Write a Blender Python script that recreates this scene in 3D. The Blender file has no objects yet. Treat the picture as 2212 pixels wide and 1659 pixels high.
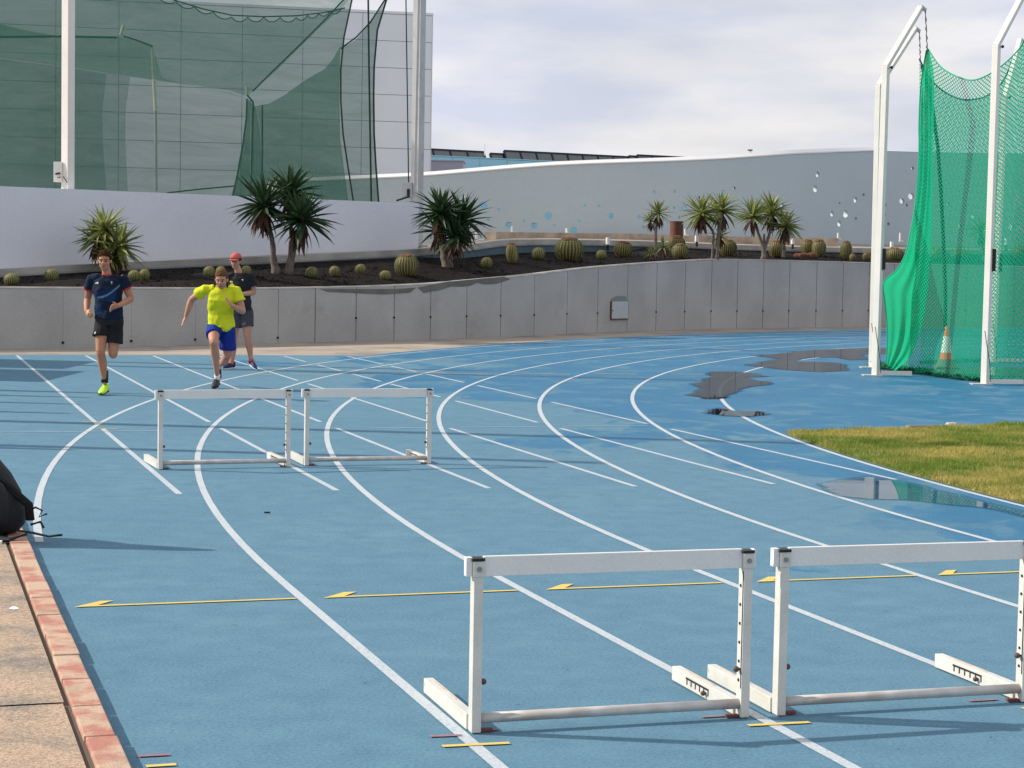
import bpy, bmesh, math, random
import numpy as np
from mathutils import Vector, Matrix, noise
from mathutils.bvhtree import BVHTree
random.seed(7)
rng = np.random.default_rng(5)
R = math.radians
SC = bpy.context.scene
C = SC.collection

# ------------------------------------------------------------------ camera
FOCAL, CAMH, PITCH, ROLL = 4109.0, 1.7595, 0.06163, 0.01777     # focal length in 1/2212 of the picture width
cam_d = bpy.data.cameras.new('camera'); cam = bpy.data.objects.new('camera', cam_d); C.objects.link(cam)
cam_d.sensor_width = 36.0; cam_d.lens = 36.0 * FOCAL / 2212.0
cam_d.clip_start = 0.1; cam_d.clip_end = 3000
cr, sr = math.cos(ROLL), math.sin(ROLL); cp, sp = math.cos(PITCH), math.sin(PITCH)
_Rr = Matrix(((cr, -sr, 0), (sr, cr, 0), (0, 0, 1)))
_Rc = Matrix(((1, 0, 0), (0, -sp, -cp), (0, cp, -sp)))
RW = _Rr @ _Rc                                                    # world -> right, down, forward
m = Matrix.Identity(4)
for i in range(3):
    m[i][0] = RW[0][i]; m[i][1] = -RW[1][i]; m[i][2] = -RW[2][i]
m[2][3] = CAMH
cam.matrix_world = m
SC.camera = cam
CAM = Vector((0, 0, CAMH))

# ------------------------------------------------------------------ sky, sun, exposure
SUN_AZ, SUN_EL = R(173.5), R(32.5)                               # azimuth counter-clockwise from +X
sdir = Vector((math.cos(SUN_AZ) * math.cos(SUN_EL), math.sin(SUN_AZ) * math.cos(SUN_EL), math.sin(SUN_EL)))
sun_d = bpy.data.lights.new('sun', 'SUN'); sun_d.energy = 5.0; sun_d.angle = R(0.55); sun_d.color = (1.0, 0.93, 0.82)
sun = bpy.data.objects.new('sun', sun_d); C.objects.link(sun)
sun.rotation_euler = sdir.to_track_quat('Z', 'Y').to_euler()
W = bpy.data.worlds.new('World'); SC.world = W; W.use_nodes = True
nt = W.node_tree; N = nt.nodes; Lk = nt.links; N.clear()
out = N.new('ShaderNodeOutputWorld'); bg = N.new('ShaderNodeBackground')
sky = N.new('ShaderNodeTexSky'); sky.sky_type = 'NISHITA'; sky.sun_disc = False
sky.sun_elevation = SUN_EL; sky.sun_rotation = math.pi / 2 - SUN_AZ; sky.dust_density = 1.5
skm = N.new('ShaderNodeMix'); skm.data_type = 'RGBA'; skm.blend_type = 'MULTIPLY'; skm.inputs[0].default_value = 1
Lk.new(sky.outputs[0], skm.inputs[6]); skm.inputs[7].default_value = (1, 1, 1, 1)
tc = N.new('ShaderNodeTexCoord'); mp = N.new('ShaderNodeMapping'); mp.inputs['Scale'].default_value = (3.0, 3.0, 11.0)
mp.inputs['Location'].default_value = (1.3, 0.4, 0.2)
Lk.new(tc.outputs['Generated'], mp.inputs[0])
n1 = N.new('ShaderNodeTexNoise'); n1.inputs['Scale'].default_value = 1.6; n1.inputs['Detail'].default_value = 7; n1.inputs['Roughness'].default_value = .5
n1.inputs['Distortion'].default_value = .35
Lk.new(mp.outputs[0], n1.inputs[0])
r1 = N.new('ShaderNodeValToRGB'); r1.color_ramp.elements[0].position = .34; r1.color_ramp.elements[1].position = .62
r1.color_ramp.elements[0].color = (.74, .74, .74, 1); r1.color_ramp.elements[1].color = (.98, .98, .98, 1)
Lk.new(n1.outputs[0], r1.inputs[0])
mp2 = N.new('ShaderNodeMapping'); mp2.inputs['Scale'].default_value = (3.5, 3.5, 14.0); mp2.inputs['Location'].default_value = (5.3, 2.4, 1.2)
Lk.new(tc.outputs['Generated'], mp2.inputs[0])
n2 = N.new('ShaderNodeTexNoise'); n2.inputs['Scale'].default_value = 2.1; n2.inputs['Detail'].default_value = 6
Lk.new(mp2.outputs[0], n2.inputs[0])
r2 = N.new('ShaderNodeValToRGB'); r2.color_ramp.elements[0].position = .38; r2.color_ramp.elements[1].position = .66
r2.color_ramp.elements[0].color = (6.6, 6.7, 7.9, 1); r2.color_ramp.elements[1].color = (7.9, 7.6, 7.7, 1)
r2.color_ramp.elements[0].color = (.76, .80, .95, 1); r2.color_ramp.elements[1].color = (1.08, 1.04, 1.03, 1)
Lk.new(n2.outputs[0], r2.inputs[0])
cm = N.new('ShaderNodeMix'); cm.data_type = 'RGBA'
cs = N.new('ShaderNodeVectorMath'); cs.operation = 'SCALE'; cs.inputs['Scale'].default_value = 10.0
Lk.new(r2.outputs[0], cs.inputs[0])
Lk.new(r1.outputs[0], cm.inputs[0]); Lk.new(skm.outputs[2], cm.inputs[6]); Lk.new(cs.outputs[0], cm.inputs[7])
Lk.new(cm.outputs[2], bg.inputs[0]); bg.inputs[1].default_value = 0.092
Lk.new(bg.outputs[0], out.inputs[0])
SC.view_settings.view_transform = 'Standard'; SC.view_settings.look = 'None'
SC.view_settings.exposure = 0.0; SC.view_settings.gamma = 1.0; SC.view_settings.use_curve_mapping = False
try:
    SC.cycles.max_bounces = 8; SC.cycles.transparent_max_bounces = 16
except Exception: pass

# ------------------------------------------------------------------ geometry helpers
def ray(x, y):
    d = Vector(((x - 1106) / FOCAL, (y - 829.5) / FOCAL, 1.0))
    return Vector((sum(RW[i][j] * d[i] for i in range(3)) for j in range(3)))
def at(x, y, Y):
    d = ray(x, y); return CAM + d * (Y / d.y)
def gnd(x, y, z=0.0):
    d = ray(x, y); return CAM + d * ((z - CAMH) / d.z)
def pix(P):
    q = RW @ (Vector(P) - CAM); return 1106 + FOCAL * q.x / q.z, 829.5 + FOCAL * q.y / q.z
LA = 0.31178; U0 = 2.0063; VC = 10.327; RAD = 36.5; LW = 1.22      # lane frame: heading, first line, start of the bend, inner radius
UC = U0 + LW * 5 + RAD
def lw(u, v, z=0.0): return Vector((u * math.cos(LA) - v * math.sin(LA), u * math.sin(LA) + v * math.cos(LA), z))

def S(r, g, b):
    f = lambda c: (c / 255 / 12.92) if c / 255 <= .04045 else ((c / 255 + .055) / 1.055) ** 2.4
    return (f(r), f(g), f(b), 1)

def mesh_obj(name, me, mt=None, parent=None, **kw):
    o = bpy.data.objects.new(name, me); C.objects.link(o)
    if mt:
        if me.materials: me.materials[0] = mt
        else: me.materials.append(mt)
    if parent: o.parent = parent
    for k, v in kw.items(): o[k] = v
    return o
def obj(name, bm, mt=None, parent=None, smooth=False, **kw):
    bmesh.ops.recalc_face_normals(bm, faces=bm.faces)
    me = bpy.data.meshes.new(name); bm.to_mesh(me); bm.free()
    if smooth:
        for p in me.polygons: p.use_smooth = True
    return mesh_obj(name, me, mt, parent, **kw)
def pyobj(name, vs, fs, mt=None, parent=None, smooth=False, **kw):
    me = bpy.data.meshes.new(name); me.from_pydata([tuple(v) for v in vs], [], fs); me.update()
    if smooth:
        for p in me.polygons: p.use_smooth = True
    return mesh_obj(name, me, mt, parent, **kw)
def thing(name, label, cat, loc=(0, 0, 0), rz=0, group=None):
    o = bpy.data.objects.new(name, None); C.objects.link(o); o.location = loc; o.rotation_euler = (0, 0, rz)
    o.empty_display_size = .2
    o['label'] = label; o['category'] = cat
    if group: o['group'] = group
    return o
def tag(o, label, cat, group=None):
    o['label'] = label; o['category'] = cat
    if group: o['group'] = group
    return o
def box(bm, x0, x1, y0, y1, z0, z1, M=None, bev=0):
    vs = [bm.verts.new(Vector((x, y, z)) if M is None else M @ Vector((x, y, z))) for z in (z0, z1) for y in (y0, y1) for x in (x0, x1)]
    fs = []
    for f in ((0, 2, 3, 1), (4, 5, 7, 6), (0, 1, 5, 4), (2, 6, 7, 3), (0, 4, 6, 2), (1, 3, 7, 5)):
        fs.append(bm.faces.new([vs[i] for i in f]))
    if bev:
        es = list({e for f in fs for e in f.edges})
        bmesh.ops.bevel(bm, geom=es, offset=bev, segments=2, affect='EDGES', profile=.6)
def boxbm(*a, **k):
    bm = bmesh.new(); box(bm, *a, **k); return bm
def tube(bm, pts, rad, seg=10, caps=True, ref=Vector((1, 0, 0))):
    pts = [Vector(p) for p in pts]; n = len(pts); rings = []
    if not isinstance(rad, (list, tuple)): rad = [rad] * n
    rad = [r if isinstance(r, tuple) else (r, r) for r in rad]
    for i, p in enumerate(pts):
        d = (pts[min(i + 1, n - 1)] - pts[max(i - 1, 0)]).normalized()
        a = ref - d * ref.dot(d)
        if a.length < .15:
            r2_ = Vector((0, 1, 0)); a = r2_ - d * r2_.dot(d)
        a.normalize(); b = d.cross(a)
        rings.append([bm.verts.new(p + a * (rad[i][0] * math.cos(t)) + b * (rad[i][1] * math.sin(t))) for t in [2 * math.pi * k / seg for k in range(seg)]])
    for i in range(n - 1):
        for k in range(seg):
            bm.faces.new((rings[i][k], rings[i][(k + 1) % seg], rings[i + 1][(k + 1) % seg], rings[i + 1][k]))
    if caps:
        bm.faces.new(list(reversed(rings[0]))); bm.faces.new(rings[-1])
def ball(bm, c, r, sub=2, rot=None):
    if not isinstance(r, (tuple, list)): r = (r, r, r)
    M = Matrix.Translation(Vector(c)) @ (rot.to_4x4() if rot else Matrix.Identity(4)) @ Matrix.Diagonal((r[0], r[1], r[2], 1))
    bmesh.ops.create_icosphere(bm, subdivisions=sub, radius=1, matrix=M)
def resample(pts, n):
    pts = [Vector(p) for p in pts]; L = [0]
    for a, b in zip(pts, pts[1:]): L.append(L[-1] + (b - a).length)
    o = []
    for i in range(n):
        t = L[-1] * i / (n - 1); k = 0
        while k < len(L) - 2 and L[k + 1] < t: k += 1
        f = (t - L[k]) / max(1e-9, L[k + 1] - L[k]); o.append(pts[k].lerp(pts[k + 1], min(1, max(0, f))))
    return o
def smooth_path(pts, n):
    """Catmull-Rom through the points, then evenly resampled."""
    P = [Vector(p) for p in pts]; P = [P[0] * 2 - P[1]] + P + [P[-1] * 2 - P[-2]]; o = []
    for i in range(1, len(P) - 2):
        for k in range(8):
            t = k / 8; a, b, c, d = P[i - 1:i + 3]
            o.append(.5 * ((2 * b) + (c - a) * t + (2 * a - 5 * b + 4 * c - d) * t * t + (3 * b - a - 3 * c + d) * t ** 3))
    o.append(P[-2]); return resample(o, n)
def interp(x, xs, ys):
    return float(np.interp(x, xs, ys))

# ------------------------------------------------------------------ material helpers
def nodes(name):
    mt = bpy.data.materials.new(name); mt.use_nodes = True; t = mt.node_tree; t.nodes.clear()
    o = t.nodes.new('ShaderNodeOutputMaterial'); return mt, t, t.nodes, t.links, o
def _noise(t, vec, scale, detail=5, rough=.55, dist=0):
    n = t.nodes.new('ShaderNodeTexNoise'); n.inputs['Scale'].default_value = scale; n.inputs['Detail'].default_value = detail
    n.inputs['Roughness'].default_value = rough; n.inputs['Distortion'].default_value = dist
    t.links.new(vec, n.inputs['Vector']); return n.outputs[0]
def _ramp(t, fac, stops):
    r = t.nodes.new('ShaderNodeValToRGB'); e = r.color_ramp.elements
    while len(e) < len(stops): e.new(.5)
    for k, (p, c) in enumerate(stops):
        e[k].position = p; e[k].color = c if isinstance(c, tuple) else (c, c, c, 1)
    t.links.new(fac, r.inputs[0]); return r.outputs[0]
def _mix(t, fac, a, b, mode='MIX'):
    n = t.nodes.new('ShaderNodeMix'); n.data_type = 'RGBA'; n.blend_type = mode
    for s, v in ((0, fac), (6, a), (7, b)):
        if isinstance(v, (tuple, float, int)): n.inputs[s].default_value = v if s else v
        else: t.links.new(v, n.inputs[s])
    return n.outputs[2]
def _math(t, op, a, b=0.0, c=0.0):
    n = t.nodes.new('ShaderNodeMath'); n.operation = op
    for s, v in enumerate((a, b, c)):
        if isinstance(v, (float, int)): n.inputs[s].default_value = v
        else: t.links.new(v, n.inputs[s])
    return n.outputs[0]
def mat(name, col, col2=None, scale=3.0, lo=.35, hi=.65, rough=.7, metal=0.0, spec=.4, bump=0.0, bscale=60, grain=0.0, gscale=200, coord='Object', stain=None, sscale=1.2, sthr=(.55, .7), detail=6):
    mt, t, n, l, o = nodes(name)
    b = n.new('ShaderNodeBsdfPrincipled'); b.inputs['Roughness'].default_value = rough; b.inputs['Metallic'].default_value = metal
    b.inputs['Specular IOR Level'].default_value = spec
    if coord == 'World':
        g = n.new('ShaderNodeNewGeometry'); vec = g.outputs['Position']
    else:
        tcn = n.new('ShaderNodeTexCoord'); vec = tcn.outputs[coord]
    c = None
    if col2: c = _mix(t, _ramp(t, _noise(t, vec, scale, detail), [(lo, 0.0), (hi, 1.0)]), col, col2)
    if stain: c = _mix(t, _ramp(t, _noise(t, vec, sscale, 7, .65, .3), [(sthr[0], 0.0), (sthr[1], 1.0)]), c if c is not None else col, stain)
    if grain:
        gr = _ramp(t, _noise(t, vec, gscale, 2), [(.3, 1 - grain), (.7, 1 + grain)])
        g2 = n.new('ShaderNodeMix'); g2.data_type = 'RGBA'; g2.blend_type = 'MULTIPLY'; g2.inputs[0].default_value = 1
        if c is not None: l.new(c, g2.inputs[6])
        else: g2.inputs[6].default_value = col
        l.new(gr, g2.inputs[7]); c = g2.outputs[2]
    if c is not None: l.new(c, b.inputs['Base Color'])
    else: b.inputs['Base Color'].default_value = col
    if bump:
        bn = n.new('ShaderNodeBump'); bn.inputs['Strength'].default_value = bump; bn.inputs['Distance'].default_value = .01
        l.new(_noise(t, vec, bscale, 4), bn.inputs['Height']); l.new(bn.outputs[0], b.inputs['Normal'])
    l.new(b.outputs[0], o.inputs[0]); return mt

def track_material():
    mt, t, n, l, o = nodes('blue_rubber_track')
    g = n.new('ShaderNodeNewGeometry'); vec = g.outputs['Position']
    sx = n.new('ShaderNodeSeparateXYZ'); l.new(vec, sx.inputs[0]); X, Y = sx.outputs[0], sx.outputs[1]
    dry = _mix(t, _ramp(t, _noise(t, vec, .55, 8, .6), [(.3, 0.0), (.7, 1.0)]), (.102, .212, .292, 1), (.122, .242, .320, 1))
    dry = _mix(t, _ramp(t, _noise(t, vec, 4.5, 5, .6), [(.35, 0.0), (.75, 1.0)]), dry, (.088, .188, .266, 1))
    dry = _mix(t, _math(t, 'MULTIPLY', _ramp(t, _noise(t, vec, 1.1, 6, .7, .6), [(.62, 0.0), (.72, 1.0)]), .22), dry, (.20, .34, .40, 1))
    wet = _mix(t, _ramp(t, _noise(t, vec, .8, 6), [(.3, 0.0), (.7, 1.0)]), (.016, .125, .245, 1), (.028, .158, .29, 1))
    # dampness: where rain water has not dried yet, right and far part of the bend
    base = _math(t, 'ADD', _math(t, 'MULTIPLY', Y, .275), X)                 # X + .275 Y
    base = _math(t, 'SUBTRACT', base, 6.0)
    mp_ = n.new('ShaderNodeMapping'); mp_.inputs['Scale'].default_value = (1, .75, 1); l.new(vec, mp_.inputs[0])
    nz = _noise(t, mp_.outputs[0], .33, 9, .62, .3)
    w = _math(t, 'ADD', base, _math(t, 'MULTIPLY', _math(t, 'SUBTRACT', nz, .5), 19.0))
    # drier again beyond the cage, towards the retaining wall
    far = _math(t, 'MULTIPLY', _math(t, 'MAXIMUM', _math(t, 'SUBTRACT', Y, 33.0), 0.0), .16)
    w = _math(t, 'SUBTRACT', w, far)
    wm = _ramp(t, _math(t, 'MULTIPLY', w, .5), [(.10, 0.0), (.30, .8), (.85, 1.0)])
    streak = _ramp(t, _noise(t, mp_.outputs[0], 1.25, 7, .65, .5), [(.50, 1.0), (.60, .25)])
    wm2 = _math(t, 'MULTIPLY', wm, streak)
    col = _mix(t, wm2, dry, wet)
    gr = _ramp(t, _noise(t, vec, 62, 5, .85), [(.30, .66), (.70, 1.34)])
    col = _mix(t, 1.0, col, gr, 'MULTIPLY')
    sp_ = _ramp(t, _noise(t, vec, 42, 2, .5), [(.70, 0.0), (.74, 1.0)])
    col = _mix(t, _math(t, 'MULTIPLY', sp_, .5), col, (.03, .07, .11, 1))
    b = n.new('ShaderNodeBsdfPrincipled'); l.new(col, b.inputs['Base Color'])
    ro = _math(t, 'SUBTRACT', .93, _math(t, 'MULTIPLY', wm2, .40)); l.new(ro, b.inputs['Roughness'])
    b.inputs['Specular IOR Level'].default_value = .16
    bn = n.new('ShaderNodeBump'); bn.inputs['Strength'].default_value = .35; bn.inputs['Distance'].default_value = .006
    l.new(_noise(t, vec, 170, 3, .7), bn.inputs['Height']); l.new(bn.outputs[0], b.inputs['Normal'])
    l.new(b.outputs[0], o.inputs[0]); return mt
def paint_material(name, col, wear=.5, dirt=(.16, .30, .40, 1)):
    mt, t, n, l, o = nodes(name)
    g = n.new('ShaderNodeNewGeometry'); vec = g.outputs['Position']
    a = _ramp(t, _noise(t, vec, 58, 5, .85), [(.49, 0.0), (.60, wear)])
    bb = _ramp(t, _noise(t, vec, 2.2, 5, .7), [(.35, .35), (.65, 1.0)])
    c = _mix(t, _math(t, 'MULTIPLY', a, bb), col, dirt)
    c = _mix(t, _ramp(t, _noise(t, vec, 5, 4), [(.5, 0.0), (.8, .35)]), c, tuple(x * .75 for x in col[:3]) + (1,))
    b = n.new('ShaderNodeBsdfPrincipled'); l.new(c, b.inputs['Base Color']); b.inputs['Roughness'].default_value = .8
    bn = n.new('ShaderNodeBump'); bn.inputs['Strength'].default_value = .3; bn.inputs['Distance'].default_value = .005
    l.new(_noise(t, vec, 170, 3, .7), bn.inputs['Height']); l.new(bn.outputs[0], b.inputs['Normal'])
    l.new(b.outputs[0], o.inputs[0]); return mt
def water_material(f_ior=1.7, gain=1.0):
    mt, t, n, l, o = nodes('rain_water')
    tr = n.new('ShaderNodeBsdfTransparent'); tr.inputs[0].default_value = (.80, .82, .84, 1)
    gl = n.new('ShaderNodeBsdfGlossy'); gl.inputs['Roughness'].default_value = 0.0; gl.inputs[0].default_value = (.98, .99, 1.0, 1)
    fr = n.new('ShaderNodeFresnel'); fr.inputs[0].default_value = f_ior
    g = n.new('ShaderNodeNewGeometry')
    ad = n.new('ShaderNodeAttribute'); ad.attribute_name = 'depth'; g = n.new('ShaderNodeNewGeometry')
    dd = _math(t, 'ADD', ad.outputs['Fac'], _math(t, 'MULTIPLY', _math(t, 'SUBTRACT', _noise(t, g.outputs['Position'], 7, 5, .7), .5), 1.1))
    cov = _math(t, 'MULTIPLY', _ramp(t, dd, [(.20, 0.0), (.50, 1.0)]), gain)
    mx = n.new('ShaderNodeMixShader'); l.new(_math(t, 'MULTIPLY', fr.outputs[0], cov), mx.inputs[0]); l.new(tr.outputs[0], mx.inputs[1]); l.new(gl.outputs[0], mx.inputs[2])
    l.new(mx.outputs[0], o.inputs[0]); return mt
def net_material(name, col, alpha, mesh=None, width=.16, transl=.5, var=.12):
    """Knotted twine. mesh = size of one mesh in metres (UV is in metres); without it the mesh is too fine to see one by one."""
    mt, t, n, l, o = nodes(name)
    d = n.new('ShaderNodeBsdfDiffuse'); d.inputs[0].default_value = col
    tl = n.new('ShaderNodeBsdfTranslucent'); tl.inputs[0].default_value = col
    m1 = n.new('ShaderNodeMixShader'); m1.inputs[0].default_value = transl; l.new(d.outputs[0], m1.inputs[1]); l.new(tl.outputs[0], m1.inputs[2])
    tr = n.new('ShaderNodeBsdfTransparent'); m2 = n.new('ShaderNodeMixShader')
    uv = n.new('ShaderNodeUVMap'); sx = n.new('ShaderNodeSeparateXYZ'); l.new(uv.outputs[0], sx.inputs[0])
    if mesh:
        us = _math(t, 'ADD', sx.outputs[0], sx.outputs[1]); ud = _math(t, 'SUBTRACT', sx.outputs[0], sx.outputs[1])
        f = []
        for q in (us, ud):
            fr = _math(t, 'FRACT', _math(t, 'MULTIPLY', q, 1.0 / (mesh * 1.414)))
            f.append(_math(t, 'LESS_THAN', _math(t, 'ABSOLUTE', _math(t, 'SUBTRACT', fr, .5)), width * .5))
        a = _math(t, 'MAXIMUM', f[0], f[1])
        a = _math(t, 'MAXIMUM', a, alpha)
    else:
        mpn = n.new('ShaderNodeMapping'); mpn.inputs['Scale'].default_value = (.35, 1.6, 1); l.new(uv.outputs[0], mpn.inputs[0]); nz = _noise(t, mpn.outputs[0], .9, 6, .65, 1.4)
        a = _math(t, 'ADD', alpha, _math(t, 'MULTIPLY', _math(t, 'SUBTRACT', nz, .5), var * 2))
    l.new(a, m2.inputs[0]); l.new(tr.outputs[0], m2.inputs[1]); l.new(m1.outputs[0], m2.inputs[2])
    l.new(m2.outputs[0], o.inputs[0]); return mt
def leaf_material(name, col, col2, transl=.25, rough=.45):
    mt, t, n, l, o = nodes(name)
    oi = n.new('ShaderNodeObjectInfo'); tcn = n.new('ShaderNodeTexCoord')
    c = _mix(t, oi.outputs['Random'], col, col2)
    c = _mix(t, _ramp(t, _noise(t, tcn.outputs['Object'], 9, 3), [(.4, 0.0), (.7, .5)]), c, tuple(x * .6 for x in col[:3]) + (1,))
    b = n.new('ShaderNodeBsdfPrincipled'); l.new(c, b.inputs['Base Color']); b.inputs['Roughness'].default_value = rough
    tl = n.new('ShaderNodeBsdfTranslucent'); l.new(c, tl.inputs[0])
    mx = n.new('ShaderNodeMixShader'); mx.inputs[0].default_value = transl
    l.new(b.outputs[0], mx.inputs[1]); l.new(tl.outputs[0], mx.inputs[2]); l.new(mx.outputs[0], o.inputs[0]); return mt
def cactus_material(name, body, spine, ribs):
    mt, t, n, l, o = nodes(name)
    uv = n.new('ShaderNodeUVMap'); sx = n.new('ShaderNodeSeparateXYZ'); l.new(uv.outputs[0], sx.inputs[0])
    fr = _math(t, 'FRACT', _math(t, 'MULTIPLY', sx.outputs[0], float(ribs)))
    d = _math(t, 'ABSOLUTE', _math(t, 'SUBTRACT', fr, .5))
    m1 = _ramp(t, d, [(.10, 1.0), (.26, 0.0)])
    ar = _math(t, 'FRACT', _math(t, 'MULTIPLY', sx.outputs[1], 18.0))
    m2 = _ramp(t, ar, [(.45, .45), (.55, 1.0)])
    c = _mix(t, _math(t, 'MULTIPLY', m1, m2), body, spine)
    b = n.new('ShaderNodeBsdfPrincipled'); l.new(c, b.inputs['Base Color']); b.inputs['Roughness'].default_value = .7
    l.new(b.outputs[0], o.inputs[0]); return mt

M = {}
M['track'] = track_material()
M['line'] = paint_material('white_line_paint', (.50, .54, .56, 1), .9)
M['line_straight'] = paint_material('worn_line_paint', (.47, .51, .54, 1), .95)
M['yellow'] = paint_material('yellow_line_paint', (.70, .52, .10, 1), .55)
M['red'] = paint_material('red_line_paint', (.30, .13, .16, 1), .95)
M['thinline'] = paint_material('faded_line_paint', (.36, .48, .54, 1), .9)
M['water'] = water_material()
M['water_thin'] = water_material(1.33, .55)
M['sand'] = mat('pale_concrete_path', (.40, .33, .26, 1), (.27, .235, .20, 1), scale=.8, rough=.9, grain=.12, gscale=40, bump=.2, stain=(.17, .15, .14, 1), sscale=.5, coord='World')
M['ground'] = mat('dusty_ground', (.30, .25, .19, 1), (.22, .18, .14, 1), scale=.5, rough=.95, coord='World')
M['slab'] = mat('pavement_slab', (.45, .32, .22, 1), (.34, .27, .205, 1), scale=2.2, rough=.9, grain=.35, gscale=70, bump=.5, bscale=120, stain=(.20, .18, .155, 1), sscale=2.2, sthr=(.50, .66), coord='World')
M['kerbstone'] = mat('red_kerbstone', (.44, .19, .14, 1), (.53, .38, .27, 1), scale=6.5, lo=.40, hi=.56, rough=.85, grain=.14, gscale=160, bump=.5, bscale=150, stain=(.36, .27, .19, 1), sscale=3.5, coord='World')
M['mortar'] = mat('dark_joint', (.12, .09, .07, 1), rough=.95)
M['concrete'] = mat('grey_concrete', (.43, .425, .41, 1), (.365, .36, .35, 1), scale=.7, rough=.88, grain=.07, gscale=30, bump=.3, bscale=40, stain=(.29, .275, .255, 1), sscale=.45, sthr=(.58, .80), coord='World')
M['concrete_top'] = mat('pale_concrete_coping', (.47, .44, .39, 1), (.33, .31, .28, 1), scale=2.5, rough=.9, grain=.1, gscale=40, coord='World')
M['darkhole'] = mat('dark_hole', (.02, .02, .02, 1), rough=.9)
M['soil'] = mat('black_volcanic_gravel', (.007, .006, .006, 1), (.018, .014, .013, 1), scale=9, rough=1.0, grain=.4, gscale=60, bump=1.0, bscale=40, spec=.1, coord='World')
M['ledge'] = mat('walkway_edge', (.36, .345, .31, 1), (.25, .24, .225, 1), scale=1.4, rough=.9, grain=.08, gscale=30, coord='World')
M['teal'] = mat('teal_tank_paint', (.055, .115, .15, 1), (.085, .14, .165, 1), scale=.9, rough=.7, coord='World')
M['podium'] = mat('lilac_white_render', (.74, .765, .83, 1), (.70, .725, .79, 1), scale=.3, rough=.9, grain=.03, gscale=18, bump=.15, bscale=30, stain=(.64, .65, .73, 1), sscale=.35, sthr=(.55, .85), coord='World')
M['holewall'] = mat('grey_blue_render', (.49, .575, .61, 1), (.455, .54, .58, 1), scale=.25, rough=.9, grain=.03, gscale=15, bump=.15, bscale=25, coord='World')
M['tanwall'] = mat('tan_concrete', (.55, .45, .34, 1), (.38, .30, .23, 1), scale=1.6, rough=.9, grain=.08, gscale=25, stain=(.27, .20, .16, 1), sscale=1.1, coord='World')
M['cladding'] = mat('pale_cladding_panel', (.74, .79, .84, 1), (.70, .75, .81, 1), scale=.3, rough=.55, coord='World')
M['joint'] = mat('cladding_joint', (.30, .33, .37, 1), rough=.9)
M['skyblue'] = mat('sky_blue_panel', (.32, .64, .80, 1), (.28, .60, .77, 1), scale=.3, rough=.6, coord='World')
M['bluejoint'] = mat('blue_joint', (.14, .33, .45, 1), rough=.8)
M['lilacbox'] = mat('lilac_plant_room', (.44, .45, .54, 1), rough=.8)
M['collector'] = mat('collector_back', (.13, .14, .13, 1), (.16, .165, .155, 1), scale=2, rough=.5, coord='World')
M['collector_frame'] = mat('dark_aluminium', (.012, .016, .035, 1), rough=.4, metal=.3)
M['whitepole'] = mat('white_pole_paint', (.80, .77, .70, 1), (.74, .71, .66, 1), scale=2.5, rough=.35, spec=.5, coord='World')
M['greypole'] = mat('weathered_pole_paint', (.52, .53, .53, 1), (.44, .45, .45, 1), scale=1.5, rough=.5, stain=(.36, .36, .36, 1), sscale=2.5, coord='World')
M['rust'] = mat('rusty_steel', (.16, .055, .035, 1), (.10, .035, .025, 1), scale=3, rough=.8, bump=.3, coord='World')
M['hurdle'] = mat('white_hurdle_paint', (.66, .65, .60, 1), (.54, .53, .48, 1), scale=5, rough=.38, spec=.5, grain=.05, gscale=90, stain=(.36, .27, .19, 1), sscale=14, sthr=(.64, .76))
M['pad'] = mat('dull_red_pad', (.16, .05, .045, 1), rough=.8)
M['board'] = mat('white_hurdle_board', (.78, .77, .74, 1), (.72, .71, .68, 1), scale=4, rough=.45, grain=.04, gscale=120, stain=(.40, .36, .31, 1), sscale=16, sthr=(.66, .73))
M['rail'] = mat('galvanised_rail', (.60, .58, .55, 1), (.42, .39, .36, 1), scale=8, rough=.4, metal=.15, stain=(.30, .17, .11, 1), sscale=12, sthr=(.68, .8))
M['black'] = mat('black_plastic', (.012, .012, .013, 1), rough=.5)
M['steel'] = mat('bolt_steel', (.32, .32, .32, 1), rough=.35, metal=.9)
M['knob'] = mat('rusty_knob', (.11, .06, .05, 1), rough=.6)
M['ruststrip'] = mat('orange_wear_strip', (.55, .36, .20, 1), (.66, .60, .50, 1), scale=22, rough=.7)
M['net_dense'] = net_material('gathered_green_net', (.016, .50, .24, 1), .50, mesh=.055, width=.58, transl=.6)
M['net_mesh'] = net_material('green_cage_net', (.014, .37, .20, 1), .07, mesh=.060, width=.27, transl=.5)
M['net_back'] = net_material('rear_green_cage_net', (.014, .34, .20, 1), .07, mesh=.055, width=.27, transl=.5)
M['net_far'] = net_material('far_green_net', (.032, .120, .090, 1), .57, None, var=.20)
M['net_far2'] = net_material('far_green_net_double', (.018, .105, .070, 1), .38, None, var=.14)
M['net_far3'] = net_material('far_green_net_fold', (.008, .125, .065, 1), .36, None, var=.18)
M['rope_green'] = mat('dark_green_rope', (.012, .04, .03, 1), rough=.9)
M['rope_net'] = mat('green_border_rope', (.02, .40, .22, 1), rough=.8)
M['rope_grey'] = mat('grey_rope', (.22, .22, .22, 1), (.4, .12, .1, 1), scale=25, lo=.5, hi=.6, rough=.8)
M['trunk'] = mat('yucca_trunk', (.20, .165, .135, 1), (.12, .095, .08, 1), scale=9, rough=.95, bump=.8, bscale=25)
M['yleaf'] = leaf_material('yucca_leaf', (.040, .085, .030, 1), (.022, .055, .024, 1), .25)
M['yleaf_pale'] = leaf_material('yucca_leaf_yellow', (.36, .40, .12, 1), (.09, .12, .038, 1), .42)
M['deadleaf'] = leaf_material('dead_yucca_leaf', (.13, .065, .04, 1), (.08, .042, .03, 1), .2, .9)
M['cactus'] = cactus_material('barrel_cactus_skin', (.050, .060, .018, 1), (.42, .32, .10, 1), 22)
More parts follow.
